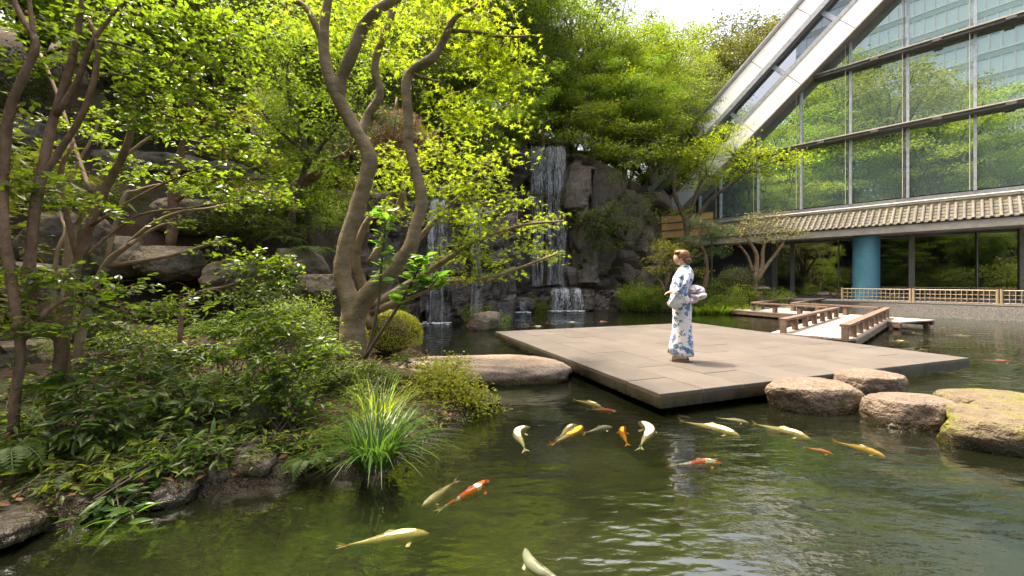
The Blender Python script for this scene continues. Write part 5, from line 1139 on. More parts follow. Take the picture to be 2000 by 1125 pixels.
WHERE = [(200, 'behind the reddish left trunks'), (480, 'above the upper terrace stones'), (640, 'above the leaning reddish trunk'), (830, 'behind the forked maple trunk'), (1000, 'between the forked trunk and the tall waterfall'), (1110, 'above the tall waterfall'), (1300, 'on top of the pale cliff'), (9999, 'beside the white diagonal frame')]
def plant_tree(kind, x, y, s, label, group, z=None, rz=None):
    if 'mirrored' not in label and label in LB.values():
        w = next(t for m_, t in WHERE if 1000 + F * x / max(y, .1) < m_) if y > 4 else 'on the slope mirrored in the glass wall'
        label = SHORT[kind] + ' ' + w; group = kind.replace('_', ' ') + ' ' + w
    r = PROTO[kind]; z = g1(x, y) if z is None else z; rz = RNG.uniform(0, 6.28) if rz is None else rz
    if not r['used']:
        r['used'] = 1; r.location = (x, y, z); r.rotation_euler = (0, 0, rz); r.scale = (s, s, s); r['label'] = label; r['group'] = group; return r
    return copy_tree(r, (x, y, z), rz, s, label, group)
LB = dict(maple_a='fresh green layered maple crowding the wooded hillside', maple_b='deep green layered maple crowding the wooded hillside', maple_y='yellow-green maple glowing among the hillside trees', ever_a='dark glossy evergreen in the shade of the hillside wood', ever_b='mid green broadleaf tree in the hillside wood', pine='feathery pine standing in the hillside wood', bush='mid green leafy bush on the slope', bush_d='dark leafy bush on the slope', bush_f='fresh green leafy bush on the slope')
GRP = dict(maple_a='green maples of the hillside wood', maple_b='deep green maples of the hillside wood', maple_y='yellow maples of the hillside wood', ever_a='dark evergreens of the hillside wood', ever_b='broadleaf trees of the hillside wood', pine='pines of the hillside wood', bush='mid green bushes of the slope', bush_d='dark bushes of the slope', bush_f='fresh green bushes of the slope')
SHORT = dict(maple_a='fresh green layered maple', maple_b='deep green layered maple', maple_y='yellow-green glowing maple', ever_a='dark glossy evergreen', ever_b='mid green broadleaf tree', pine='feathery pine', bush='mid green bush on the slope', bush_d='dark bush on the slope', bush_f='fresh green bush on the slope')
rng = np.random.default_rng(77)
spots = []
for Y in np.arange(-16, 34, 2.5):
    for X in np.arange(-24, 9, 2.5):
        x, y = X + rng.uniform(-.9, .9), Y + rng.uniform(-.9, .9); q = np.array([[x, y]])
        if not inside(q, HILLPOLY)[0]: continue
        s = seg_dist(q, WALL)[0][0]
        if s < .9 or s > 13: continue
        if y < 5 and (x < -22 or s > 9): continue
        u = 1000 + F * x / max(y, .1)
        if y > 4 and (u < -250 or u > 1300): continue
        if y > 20 and u > 1215: continue
        if y > 15 and rng.random() < .55: continue
        if 4 < y < 15 and u < 600 and s < 4.5 and rng.random() < .5: continue
        spots.append((x, y, s))
for x, y, s in spots:
    u = 1000 + F * x / max(y, .1)
    pr = ['maple_a', 'maple_b', 'maple_y', 'ever_a', 'ever_b', 'pine']
    if u < 560: w = [.18, .22, .04, .32, .22, .02]
    elif u < 1000: w = [.28, .2, .16, .14, .14, .08]
    else: w = [.36, .22, .12, .06, .12, .12]
    k = rng.choice(pr, p=np.array(w) / sum(w)); plant_tree(k, x, y, rng.uniform(.75, 1.15), LB[k], GRP[k])
# picked trees over the cliff and beside the sky gap
for k, x, y, D, s in [('maple_a', 1150, 330, 22.6, .75), ('maple_b', 1210, 320, 23.0, .8), ('maple_a', 1270, 330, 23.2, .8), ('maple_y', 1240, 300, 25, 1.15), ('maple_y', 1290, 310, 26, 1.0), ('maple_a', 1110, 300, 23.5, .9), ('pine', 1060, 270, 23, .9), ('maple_b', 990, 300, 19.5, .7), ('maple_a', 1320, 340, 24.5, .75), ('pine', 1368, 330, 23.5, .8), ('maple_b', 950, 330, 17, .6), ('maple_a', 1300, 240, 30, 1.0), ('maple_y', 1345, 330, 28, .9), ('ever_b', 1230, 250, 31, 1.2), ('ever_b', 1300, 230, 36, 1.1)]:
    p = px(x, y, D); plant_tree(k, p[0], p[1], s, LB[k], GRP[k], z=p[2] - .6)
for n, (k, x, y, D, s) in enumerate([('maple_a', 700, 250, 17, 1.2), ('maple_b', 780, 260, 19, 1.3), ('maple_a', 850, 270, 20, 1.4), ('maple_b', 900, 230, 23, 1.6), ('ever_b', 960, 240, 25, 1.7), ('pine', 1010, 250, 24, 1.5), ('maple_b', 1050, 260, 25.5, 1.5), ('pine', 1100, 270, 26, 1.7), ('maple_b', 1160, 280, 26, 1.2), ('maple_y', 1205, 290, 25, 1.5), ('ever_b', 1235, 280, 28, 1.5), ('ever_b', 1130, 240, 31, 1.9), ('ever_a', 1020, 230, 30, 1.9), ('ever_b', 1200, 240, 33, 1.8), ('maple_b', 1270, 270, 30, 1.15), ('maple_y', 1310, 290, 29, .95), ('ever_a', 840, 200, 26, 1.8), ('ever_b', 740, 190, 24, 1.7), ('maple_b', 640, 200, 17, 1.3), ('maple_y', 1290, 240, 33, 1.35), ('pine', 1330, 240, 32, 1.2), ('ever_a', 1260, 230, 36, 1.7), ('ever_b', 1340, 250, 38, 1.15)]):
    p = px(x, y, D); plant_tree(k, p[0], p[1], s, LB[k], GRP[k], z=min(p[2], g1(p[0], p[1]) + .3))
# far round-headed trees under the pale sky
for n, (k, x, y, D, s) in enumerate([('rust', 1450, 175, 46, 1.35), ('rust', 1400, 195, 44, 1.05), ('rust', 1490, 170, 50, 1.3), ('rust', 1370, 235, 40, .8), ('rust', 1460, 260, 42, .9), ('fresh', 1440, 235, 39, .85), ('rust', 1410, 270, 38, .75), ('fresh', 1380, 290, 37, .6)]):
    p = px(x, y, D); plant_tree(k, p[0], p[1], s, 'rust-green round-headed tree on the far hill under the sky' if k == 'rust' else 'slender light green tree before the rust-green crowns of the far hill', 'far rust-green trees' if k == 'rust' else 'far light green trees', z=p[2] - s * 4.5)
# tall trees on the slope across the pond that the glass wall mirrors
for x, y, s in [(-15, -6, 2.6), (-15, 0, 2.3), (-18, 4, 2.3), (-18, -11, 2.9), (-15, 8, 1.9), (-21, -3, 3.0), (-17, -17, 2.8), (-23, -9, 3.2), (-13, -22, 2.6), (-10, -19, 2.1), (-24, 3, 3.0), (-22, 9, 2.6), (-26, -16, 3.2), (-20, -24, 3.0), (-28, -3, 3.3)]:
    k = rng.choice(['ever_b', 'maple_b', 'maple_a', 'maple_y']); plant_tree(k, x, y, s, 'tall tree of the opposite slope, mirrored in the glass wall', 'mirrored slope trees')
for n in range(46):
    x, y = rng.uniform(-12.5, -5.2), rng.uniform(-11, 5.5)
    if inside(np.array([[x, y]]), POND)[0]: continue
    k = rng.choice(['bush', 'bush_d', 'bush_f']); plant_tree(k, x, y, rng.uniform(1.0, 2.0), 'tall bush of the opposite slope, mirrored in the ground-floor windows', 'mirrored slope bushes')
for n in range(14):
    x, y = rng.uniform(-16, 10), rng.uniform(-26, -13); k = rng.choice(['ever_b', 'maple_b', 'maple_a']); plant_tree(k, x, y, rng.uniform(.9, 1.5), 'tree of the garden across the pond, mirrored in the ground-floor windows', 'mirrored garden trees')
for n in range(60):
    x, y = rng.uniform(-16, 11), rng.uniform(-22, -10); k = rng.choice(['bush', 'bush_f', 'bush_f']); plant_tree(k, x, y, rng.uniform(1.2, 2.4), 'bush of the garden across the pond, mirrored in the ground-floor windows', 'mirrored garden bushes')
# bushes: slope undergrowth
for Y in np.arange(6.5, 24, 1.25):
    for X in np.arange(-13, 8.5, 1.25):
        x, y = X + rng.uniform(-.5, .5), Y + rng.uniform(-.5, .5); q = np.array([[x, y]])
        if not inside(q, HILLPOLY)[0]: continue
        s = seg_dist(q, WALL)[0][0]; u = 1000 + F * x / y
        if s < .7 or s > (11 if u < 760 else 5.5) or u < -100 or u > 1330 or rng.random() < .25: continue
        if 150 < u < 480 and s < 3.2 and rng.random() < .75: continue
        k = rng.choice(['bush', 'bush_d', 'bush_f'], p=[.4, .2, .4] if u < 700 else [.35, .25, .4]); plant_tree(k, x, y, rng.uniform(.6, 1.1), LB[k], GRP[k])
# far shore planting
for n, (k, x, y, D, s) in enumerate([('bush_f', 1240, 600, 18.9, .9), ('bush_f', 1265, 604, 18.5, .75), ('bush', 1290, 602, 18.4, .65), ('bush_f', 1225, 590, 19.3, .9), ('bush_f', 1345, 604, 18.2, .55), ('bush_f', 1420, 590, 18.6, .9), ('bush_f', 1450, 585, 19.0, 1.0), ('bush_d', 1400, 585, 19.2, .9), ('bush_f', 1500, 590, 19.2, .75), ('bush_f', 1520, 585, 19.8, .7), ('bush', 1440, 560, 20.0, 1.0), ('bush_f', 1380, 575, 19.6, .8), ('bush_f', 1255, 585, 19.2, 1.1), ('bush_f', 1282, 590, 18.9, .9), ('bush_f', 1410, 604, 18.0, .5), ('bush_f', 1440, 606, 17.9, .5), ('bush_f', 1380, 606, 18.0, .5), ('bush_f', 1320, 607, 18.2, .45)]):
    p = px(x, y, D); plant_tree(k, p[0], p[1], s, {'bush': 'mid green mound of shrub on the far shore of the pond', 'bush_d': 'dark shrub at the back of the far shore', 'bush_f': 'light green shrub on the far shore of the pond'}[k], 'far shore ' + k.replace('_', ' '), z=max(.1, p[2] - .35))
for k, x, y, D, s, lab in [('bush_f', 1048, 602, 19.0, .75, 'light green shrub between the tiny cascade and the foaming cascade'), ('bush_f', 990, 600, 18.3, .5, 'light green shrub at the foot of the wet rock wall'), ('bush_f', 925, 612, 12.6, .5, 'ferny light green shrub left of the grey boulder in the pond'), ('bush_f', 975, 620, 12.6, .42, 'ferny light green shrub right of the grey boulder in the pond')]:
    p = px(x, y, D); plant_tree(k, p[0], p[1], s, lab, 'cascade shrubs', z=p[2] - .35)

# ---------------------------------------------------------------- bank plants in front
def shrub(label, x, y, D, pads, leafm, T, seed, name='shrub', stems=5, per=10, tw=.12, **kw):
    base = px(x, y, D); base[2] = max(.03, g1(base[0], base[1])); rng = np.random.default_rng(seed); r = thing(name, label, 'shrub', base); tb = MB(); cb = MB()
    for q in pads:
        c = px(q[0], q[1], q[2]); P, N, H, S, tc = pad(rng, c, V3(q[3] * q[2] / F, q[5], q[4] * q[2] / F), int(q[6] * 1.6), q[7] * 1.15, per=per, tw=tw, spray=(T is not T_OVAL4), **kw); leaves(cb, P, N, H, S, T)
        for ln_ in pad.lines: tb.tube(ln_, [.002, .002, .001], 3, 1)
        for e in tc[:stems]: tb.tube([base + rng.normal(size=3) * V3(.08, .08, 0), (base + e) / 2 + rng.normal(size=3) * .05, e], [.006, .0045, .002], 4, 3)
    part('stems', tb, M['bark_dark'], r); part('foliage', cb, leafm, r, kind='stuff'); return r
M['lf_lance'] = leafmat('lance_leaf', (.03, .068, .012), (.085, .135, .02), (.27, .40, .03), .42, .35, .45)
shrub('undergrowth shrub with long narrow leaves before the two reddish trunks', 150, 850, 3.1, [(130, 740, 3.2, 50, 30, .2, 100, .11), (180, 760, 3.1, 60, 40, .25, 150, .11), (230, 800, 3.0, 60, 40, .25, 160, .10), (170, 840, 3.0, 60, 36, .25, 140, .10), (100, 880, 2.9, 60, 30, .25, 110, .10)], M['lf_lance'], T_LANCE, 301)
shrub('undergrowth shrub with drooping narrow leaves in the middle of the bank', 330, 830, 3.3, [(290, 720, 3.5, 60, 36, .25, 170, .10), (350, 760, 3.4, 60, 36, .25, 180, .10), (300, 820, 3.2, 70, 36, .25, 170, .09), (390, 800, 3.3, 50, 40, .25, 140, .09), (340, 690, 3.9, 60, 26, .25, 150, .10), (260, 670, 3.9, 60, 24, .25, 120, .09)], M['lf_lance'], T_LANCE, 302)
shrub('bright green shrub with small pale flowers above the dirt path', 450, 700, 4.3, [(440, 640, 4.5, 60, 26, .3, 230, .085), (500, 620, 4.6, 60, 24, .3, 220, .085), (560, 600, 4.8, 50, 22, .3, 180, .08), (420, 690, 4.2, 60, 24, .3, 200, .085), (600, 640, 4.8, 50, 26, .3, 200, .08)], M['lf_fresh'], T_LANCE, 303)
shrub('dark glossy small-leaved shrub on a single stem left of the grass clump', 545, 880, 3.4, [(540, 640, 3.7, 50, 36, .25, 260, .05), (560, 710, 3.5, 60, 40, .25, 320, .05), (520, 760, 3.4, 50, 30, .25, 220, .05), (590, 790, 3.4, 40, 40, .2, 200, .05), (620, 690, 3.7, 45, 36, .25, 230, .05), (500, 680, 3.7, 40, 26, .2, 170, .05)], M['lf_camellia'], T_OVATE, 304)
shrub('light green shrub with narrow leaves at the foot of the maple trunk', 640, 760, 4.2, [(640, 680, 4.5, 46, 26, .25, 220, .075), (660, 720, 4.3, 40, 24, .25, 200, .07), (610, 740, 4.1, 36, 24, .2, 150, .07), (690, 745, 4.3, 40, 20, .25, 170, .07)], M['lf_fresh'], T_LANCE, 305)
shrub('yellow-green arching shrub hanging over the pond beside the stone slab', 860, 790, 4.6, [(850, 720, 4.7, 40, 22, .3, 620, .036), (890, 740, 4.6, 40, 24, .3, 700, .036), (870, 770, 4.5, 45, 22, .3, 620, .034), (920, 765, 4.5, 36, 20, .25, 460, .034), (950, 785, 4.5, 26, 12, .2, 220, .032), (890, 705, 4.9, 36, 12, .25, 260, .034), (830, 750, 4.5, 30, 22, .25, 260, .034)], M['lf_azalea'], T_OVAL4, 306, tw=.10)
shrub('rust-tinged low growth under the yellow-green arching shrub', 840, 810, 4.4, [(850, 795, 4.4, 40, 16, .25, 260, .036), (800, 780, 4.3, 30, 20, .2, 200, .036)], M['litter'], T_OVAL4, 307, tw=.10)
shrub('leafy plant with bold pointed leaves dipping to the dark water', 225, 960, 2.65, [(220, 975, 2.6, 46, 20, .14, 60, .12), (255, 1000, 2.55, 30, 16, .1, 36, .11), (190, 965, 2.65, 36, 18, .12, 40, .11), (300, 905, 2.75, 30, 16, .1, 36, .11), (390, 860, 2.95, 36, 16, .12, 50, .09)], M['lf_lance'], T_LANCE, 308, per=6)
shrub('scattered seedlings on the leaf litter before the garden light', 430, 860, 3.1, [(430, 850, 3.15, 60, 14, .2, 80, .06), (470, 830, 3.3, 50, 14, .2, 80, .06), (620, 850, 3.3, 36, 18, .15, 70, .06), (380, 890, 2.95, 40, 10, .15, 50, .06)], M['lf_mid'], T_OVATE, 309, per=6)
shrub('mixed green undergrowth between the dark shrub and the maple', 700, 780, 4.0, [(720, 720, 4.6, 44, 20, .25, 300, .06), (760, 740, 4.5, 40, 20, .25, 280, .06), (700, 770, 4.1, 36, 18, .2, 200, .06), (790, 700, 5.0, 36, 14, .2, 200, .06)], M['lf_mid'], T_LANCE, 310)
shrub('ferny undergrowth at the foot of the boulder wall', 440, 460, 8.0, [(420, 430, 8.3, 60, 36, .4, 500, .09), (490, 440, 8.3, 60, 36, .4, 500, .09), (550, 450, 8.4, 45, 30, .4, 360, .09), (470, 400, 8.8, 60, 24, .4, 360, .09)], M['lf_fern'], T_LANCE, 311, tw=.2)
shrub('low growth in shade behind the left trunks', 30, 780, 3.6, [(20, 820, 3.4, 60, 40, .3, 200, .06), (60, 760, 3.8, 60, 30, .3, 200, .06), (10, 900, 3.0, 50, 30, .2, 160, .055)], M['lf_mid'], T_OVATE, 312)
shrub('tall bright shrub filling the bank behind the narrow-leaved undergrowth', 250, 720, 4.6, [(60, 690, 4.6, 60, 30, .3, 170, .08), (150, 680, 4.8, 60, 30, .3, 190, .08), (240, 660, 5.0, 60, 28, .3, 200, .08), (330, 650, 5.0, 60, 28, .3, 200, .08), (400, 640, 5.2, 50, 26, .3, 170, .08), (200, 720, 4.4, 60, 24, .3, 170, .08), (320, 710, 4.5, 60, 24, .3, 170, .08)], M['lf_fresh'], T_LANCE, 316, tw=.16)
shrub('bright leafy fringe along the water line of the left bank', 380, 900, 2.95, [(250, 900, 2.8, 40, 20, .14, 120, .075), (310, 880, 2.9, 44, 20, .14, 130, .075), (370, 905, 2.85, 40, 14, .12, 100, .07), (440, 890, 2.98, 40, 14, .12, 100, .065), (520, 870, 3.1, 40, 16, .14, 120, .065), (590, 860, 3.2, 40, 22, .14, 140, .065), (650, 850, 3.3, 36, 24, .14, 140, .06), (90, 900, 2.75, 50, 24, .15, 120, .08), (160, 935, 2.65, 44, 20, .13, 90, .08)], M['lf_fresh'], T_LANCE, 317, per=8, tw=.10)
shrub('mid green leafy mound on the bank between the trunks and the dark shrub', 420, 800, 3.5, [(430, 780, 3.6, 50, 26, .2, 190, .07), (470, 740, 3.8, 50, 26, .2, 190, .07), (400, 740, 3.9, 46, 24, .2, 170, .07), (60, 830, 3.2, 60, 30, .2, 160, .08), (250, 850, 3.0, 50, 24, .2, 150, .08)], M['lf_mid'], T_LANCE, 318, per=8, tw=.12)
# clipped azalea dome
def dome(label, x, y, D, rx, rz_, leafm, seed, n=3000, name='clipped_azalea', leaf=.035):
    rng = np.random.default_rng(seed); c = px(x, y, D); r = thing(name, label, 'shrub', c); d = unit(rng.normal(size=(n, 3))); d[:, 2] = np.where(d[:, 2] < -.45, -d[:, 2], d[:, 2])
    k = 1 + .06 * np.array([noise.noise(Vector(q) * 4) for q in d])[:, None] - .10 * rng.random((n, 1)) ** 2; P = c + d * V3(rx, rx * .9, rz_) * k
    mb = MB(); leaves(mb, P, d + rng.normal(size=(n, 3)) * .45, rng.normal(size=(n, 3)) + V3(0, 0, .8), leaf * rng.uniform(.7, 1.2, n), T_OVAL4); part('foliage', mb, leafm, r, kind='stuff')
    core = ell(c, (rx * .72, rx * .66, rz_ * .72)); part('core', core, M['bark_dark'], r, True)
dome('rounded clipped yellow-green azalea between the maple trunk and the pool', 765, 655, 6.6, .50, .40, M['lf_azalea'], 321, 5200)
dome('pale clipped azalea mound before the dark wall of the hotel', 1445, 548, 19.6, 1.0, .6, M['lf_pale'], 322, 4200, leaf=.085)
# ferns: every frond a part
def fern(label, x, y, D, n, L, seed, zoff=0.0):
    rng = np.random.default_rng(seed); c = px(x, y, D); r = thing('fern', label, 'fern', c)
    for i in range(n):
        a = i * 6.283 / n + rng.uniform(-.3, .3); l = L * rng.uniform(.75, 1.1); d = V3(math.cos(a), math.sin(a), 0); s = V3(-d[1], d[0], 0); m = MB(); t = np.linspace(0, 1, 15)
        P = c + d * (l * t)[:, None] + V3(0, 0, 1) * (l * (.75 * t - .95 * t * t))[:, None]; m.tube(P, .003, 3, 1)
        for k in range(1, 15):
            w = l * .26 * math.sin(math.pi * min(1, t[k] * .85 + .15)) ** .8; T_ = unit(P[k] - P[k - 1])
            for sg in (-1, 1): m.add([P[k], P[k] + sg * s * w * .5 + T_ * w * .32 + V3(0, 0, -.01), P[k] + sg * s * w + T_ * w * .28 - V3(0, 0, w * .2), P[k] + sg * s * w * .45 - T_ * w * .02], [[0, 1, 2, 3]])
        part('frond', m, M['lf_fern'], r)
fern('large fern on the dark bank left of the bold-leaved plant', 130, 930, 2.7, 9, .34, 331); fern('fern at the left edge above the flat wet rock', 20, 880, 2.7, 8, .30, 332); fern('fern hanging over the long boulder of the wall', 610, 490, 7.9, 10, .55, 333); fern('fern on top of the boulder wall beside the rock face', 560, 470, 8.2, 9, .5, 334)
# grass clumps: blades as parts
def grass(label, x, y, D, n, L, seed, wid=.007, leafm=None, as_parts=True, spread=.10, name='grass_clump'):
    rng = np.random.default_rng(seed); c = px(x, y, D); c[2] = max(.02, g1(c[0], c[1])); r = thing(name, label, 'grass', c); allm = MB()
    for i in range(n):
        a = rng.uniform(0, 6.28); q = math.sqrt(rng.random()) * spread; b = c + V3(math.cos(a) * q, math.sin(a) * q, -.02); a2 = a + rng.normal() * .5; d = V3(math.cos(a2), math.sin(a2), 0); s = V3(-d[1], d[0], 0)
        l = L * rng.uniform(.6, 1.15); lean = rng.uniform(.25, 1.35); t = np.linspace(0, 1, 7); P = b + d * (l * lean * t ** 1.6)[:, None] + V3(0, 0, 1) * (l * (t - .55 * lean * t ** 2.4))[:, None]
        w = wid * np.array([.8, 1, 1, .9, .7, .45, .05]); V = np.empty((7, 2, 3)); V[:, 0] = P - s * w[:, None]; V[:, 1] = P + s * w[:, None]; k = np.arange(6) * 2; fc = np.c_[k, k + 1, k + 3, k + 2]
        if as_parts: part('blade', MB().add(V, fc), leafm or M['lf_grass'], r)
        else: allm.add(V, fc)
    if not as_parts: part('blades', allm, leafm or M['lf_grass'], r, kind='stuff')
grass('tall clump of strappy green grass leaning over the water', 735, 925, 3.05, 290, .52, 341, .006, None, True, .14)
grass('pale arching grass behind the tall grass clump', 740, 820, 3.7, 200, .50, 342, .004, M['lf_fresh'], True, .18)
grass('fine grass tuft at the foot of the maple', 700, 720, 4.6, 90, .35, 343, .004, M['lf_fresh'], False, .2, 'grass_tuft')
for n, (x, D) in enumerate([(1362, 17.9), (1385, 17.8), (1410, 17.7), (1432, 17.6), (1455, 17.6), (1470, 17.8), (1335, 18.2)]):
    grass('tuft of mondo grass along the far water edge', x, 608, D, 160, .55, 350 + n, .014, M['lf_fresh'], False, .32, 'grass_tuft')
for o in [q for q in COL.objects if q.name.startswith('grass_tuft') and 'mondo' in q['label']]: o['group'] = 'mondo grass tufts'
# little plants on the mossy rock and in the stage joints
for n, (x, y, z, lab) in enumerate([(1910, 778, .30, 'small fern growing in the crack of the mossy rock'), (1962, 790, .30, 'weed growing on the flat top of the mossy rock'), (1872, 812, .15, 'bright weed at the water side of the mossy rock')]):
    p = on_plane(x, y, z); grass(lab, x, y, p[1], 40, .16, 370 + n, .006, M['lf_azalea'], False, .06, 'weed')
    q = COL.objects[-1]
# more of the hill: mid-distance foliage between the trunks
traced('maple_tree', 'fine-leaved lime green maple filling the gap left of the forked trunk', 'tree', [[(560, 470, 8.6, 7), (580, 380, 8.6, 6), (600, 300, 8.6, 5), (570, 220, 8.6, 4), (560, 130, 8.6, 3)], [(590, 340, 8.6, 4), (640, 270, 8.4, 3), (690, 220, 8.4, 2)], [(600, 300, 8.6, 4), (540, 250, 8.6, 3), (500, 200, 8.6, 2)]],
       [(x, y, 8.4 + d, rx, ry, .5, int(n * 1.5), .085) for x, y, d, rx, ry, n in [(520, 90, .3, 70, 30, 420), (600, 80, 0, 70, 30, 420), (680, 110, .2, 60, 30, 360), (540, 170, 0, 70, 28, 420), (620, 180, .3, 60, 28, 380), (700, 190, 0, 50, 26, 300), (560, 240, .2, 60, 24, 340), (640, 250, 0, 60, 24, 340), (590, 310, .2, 60, 22, 320), (520, 300, -.3, 50, 20, 240), (660, 320, 0, 45, 22, 240), (620, 380, .3, 50, 20, 220), (770, 130, .3, 60, 36, 360), (760, 40, .3, 80, 34, 420), (640, 20, .3, 90, 30, 420), (500, 20, .4, 90, 30, 380)]], T_STAR3, M['lf_maple_g'], M['bark_dark'], 401, tw=.3, flat=.12, twr=.008)
traced('slender_tree', 'slender straight-trunked tree with bright leaves above the cracked boulder', 'tree', [[(333, 480, 7.8, 9), (340, 420, 7.8, 9), (338, 370, 7.8, 8), (350, 310, 7.8, 7), (372, 230, 7.8, 6), (380, 120, 7.8, 4)], [(340, 395, 7.8, 5), (372, 375, 7.8, 4), (440, 350, 7.7, 3), (520, 350, 7.6, 2)]],
       [(440, 290, 7.6, 60, 18, .4, 320, .075), (520, 310, 7.6, 50, 16, .4, 280, .075), (420, 350, 7.6, 50, 18, .4, 260, .075), (490, 375, 7.5, 60, 20, .4, 340, .075), (550, 395, 7.5, 40, 18, .4, 220, .075), (380, 240, 7.8, 70, 30, .5, 360, .075), (460, 220, 7.8, 60, 24, .5, 300, .075)], T_OVATE, M['lf_fresh'], M['bark_red'], 402, per=12, tw=.2, twr=.005, spray=True)
traced('leaning_tree', 'leaning reddish trunk jutting from the rocks left of the forked maple', 'tree', [[(560, 385, 9.4, 9), (585, 358, 9.3, 11), (618, 340, 9.2, 10), (630, 318, 9.1, 8), (665, 308, 9.0, 7), (686, 290, 9.0, 5), (682, 260, 9.0, 3)]],
       [(690, 250, 9.1, 36, 18, .4, 300, .16), (740, 225, 9.1, 40, 20, .4, 300, .16), (650, 280, 9.2, 36, 16, .4, 220, .16)], T_NEEDLE, M['lf_pine'], M['bark_red'], 403, tw=.2, twr=.012)
traced('pine_tree', 'pine with brown dead needles behind the gap of the forked trunk', 'tree', [[(790, 420, 10.5, 6), (785, 340, 10.5, 5), (770, 260, 10.5, 4), (775, 190, 10.5, 2)]],
       [(765, 235, 10.2, 44, 18, .5, 420, .20), (805, 265, 10.2, 36, 16, .5, 330, .20), (745, 270, 10.2, 36, 16, .5, 330, .20), (790, 300, 10.3, 36, 14, .5, 240, .20)], T_NEEDLE, M['needle_dead'], M['bark_red'], 404, tw=.25, twr=.014)
rng = np.random.default_rng(909); cnt = 0
for x in np.arange(-20, 690, 46):
    for y, D in ((310, 11.2), (372, 10.2), (420, 9.2), (455, 8.6), (560, 7.6), (610, 6.4), (655, 5.6)):
        xx, yy, DD = x + rng.uniform(-22, 22), y + rng.uniform(-14, 14), D + rng.uniform(-.3, .3)
        if 150 < xx < 440 and 430 < yy < 640 or 120 < xx < 470 and yy < 350 or 560 < xx < 660 and 460 < yy < 590 or rng.random() < .5: continue
        k = rng.choice(['bush', 'bush_d', 'bush_f'], p=[.4, .3, .3]); p = px(xx, yy, DD); cnt += 1
        plant_tree(k, p[0], p[1], rng.uniform(.38, .7), {'bush': 'small mid green bush among the boulders of the retaining wall', 'bush_d': 'small dark bush among the boulders of the retaining wall', 'bush_f': 'small fresh green bush among the boulders of the retaining wall'}[k], 'boulder wall ' + k.replace('_', ' '), z=p[2] - .35)
M['bark_pale'] = surf('pale_bark', [(0.25, (0.16, 0.11, 0.07)), (0.75, (0.38, 0.28, 0.19))], 8.0, 0.75, 0.3, 0.006)
PB = [[(204, 521), (286, 445), (352, 414), (408, 407), (459, 394)], [(204, 521), (240, 389), (265, 373), (311, 361), (347, 366)], [(250, 480), (275, 463), (316, 440), (357, 435)], [(130, 560), (150, 440), (176, 374), (209, 328), (240, 315)], [(150, 440), (200, 350), (260, 292), (327, 246)], [(120, 620), (130, 480), (143, 343), (179, 272), (196, 226)], [(100, 640), (110, 501), (128, 450), (117, 409), (140, 330)], [(176, 374), (150, 300), (110, 180), (75, 95)], [(204, 521), (330, 500), (430, 470)]]
traced('pale_branched_tree', 'wiry tree with thin pale sunlit branches before the boulder wall', 'tree', [[(150, 760, 4.6, 9), (160, 640, 4.6, 8), (204, 521, 4.6, 6), (250, 480, 4.6, 4)]] + [[(x, y, 4.6 + .1 * i, 4.2 - .6 * i) for i, (x, y) in enumerate(b)] for b in PB],
       [(450, 395, 4.9, 40, 14, .25, 110, .06), (350, 365, 4.9, 40, 14, .25, 110, .06), (350, 430, 4.8, 34, 12, .2, 80, .06), (240, 310, 4.9, 40, 16, .25, 110, .06), (330, 245, 4.9, 50, 20, .3, 160, .06), (190, 220, 4.9, 40, 20, .25, 120, .06), (140, 330, 4.9, 30, 20, .2, 80, .06), (430, 470, 4.8, 34, 10, .2, 70, .06)], T_OVATE, M['lf_camellia'], M['bark_pale'], 408, per=10, tw=.15, twr=.004, seg=7, spray=True)
# unseen second tree, added outside the frame so its crown shades the left bank
traced('red_barked_tree', 'unseen tall reddish-barked tree added left of the frame to shade the bank', 'tree', [[(-230, 900, 3.4, 20), (-220, 500, 3.4, 17), (-180, 100, 3.5, 14), (-100, -200, 3.6, 10), (50, -420, 3.8, 6)], [(-180, 100, 3.5, 10), (-250, -200, 3.5, 7), (-300, -450, 3.5, 4)]],
       [(x, y, D, 170, 60, .8, 700, .08) for x, y, D in [(-200, -250, 3.2), (0, -330, 3.6), (-100, -480, 3.8), (-320, -60, 3.0), (-300, -380, 3.4)]], T_OVAL4, M['lf_camellia'], M['bark_red'], 405, per=14, tw=.22, twr=.006)
traced('cliff_maple', 'green maple spilling over the top of the pale cliff', 'tree', [[(1200, 300, 22.5, 6), (1195, 260, 22, 5), (1180, 220, 21.5, 3)], [(1200, 290, 22.5, 4), (1240, 270, 21.5, 3), (1290, 280, 20.8, 2)], [(1200, 290, 22.5, 4), (1150, 270, 21.5, 3), (1115, 280, 20.8, 2)]],
       [(x, y, D, rx, ry, .7, n, .10) for x, y, D, rx, ry, n in [(1120, 265, 20.4, 34, 14, 700), (1165, 285, 20.2, 36, 16, 800), (1215, 290, 20.2, 40, 16, 900), (1262, 300, 20.3, 36, 16, 800), (1300, 285, 20.5, 30, 18, 700), (1190, 245, 20.8, 44, 16, 900), (1250, 250, 20.8, 44, 18, 900), (1310, 240, 21.0, 34, 18, 700), (1150, 225, 21, 44, 16, 800), (1225, 320, 20.0, 26, 12, 350), (1280, 215, 21.4, 50, 18, 800), (1210, 205, 21.5, 50, 18, 800), (1060, 262, 20.6, 30, 10, 400), (1005, 270, 19.6, 34, 16, 500), (965, 250, 18.8, 40, 20, 600)]], T_STAR3, M['lf_fresh'], M['bark_dark'], 406, tw=.4, flat=.12, twr=.016)
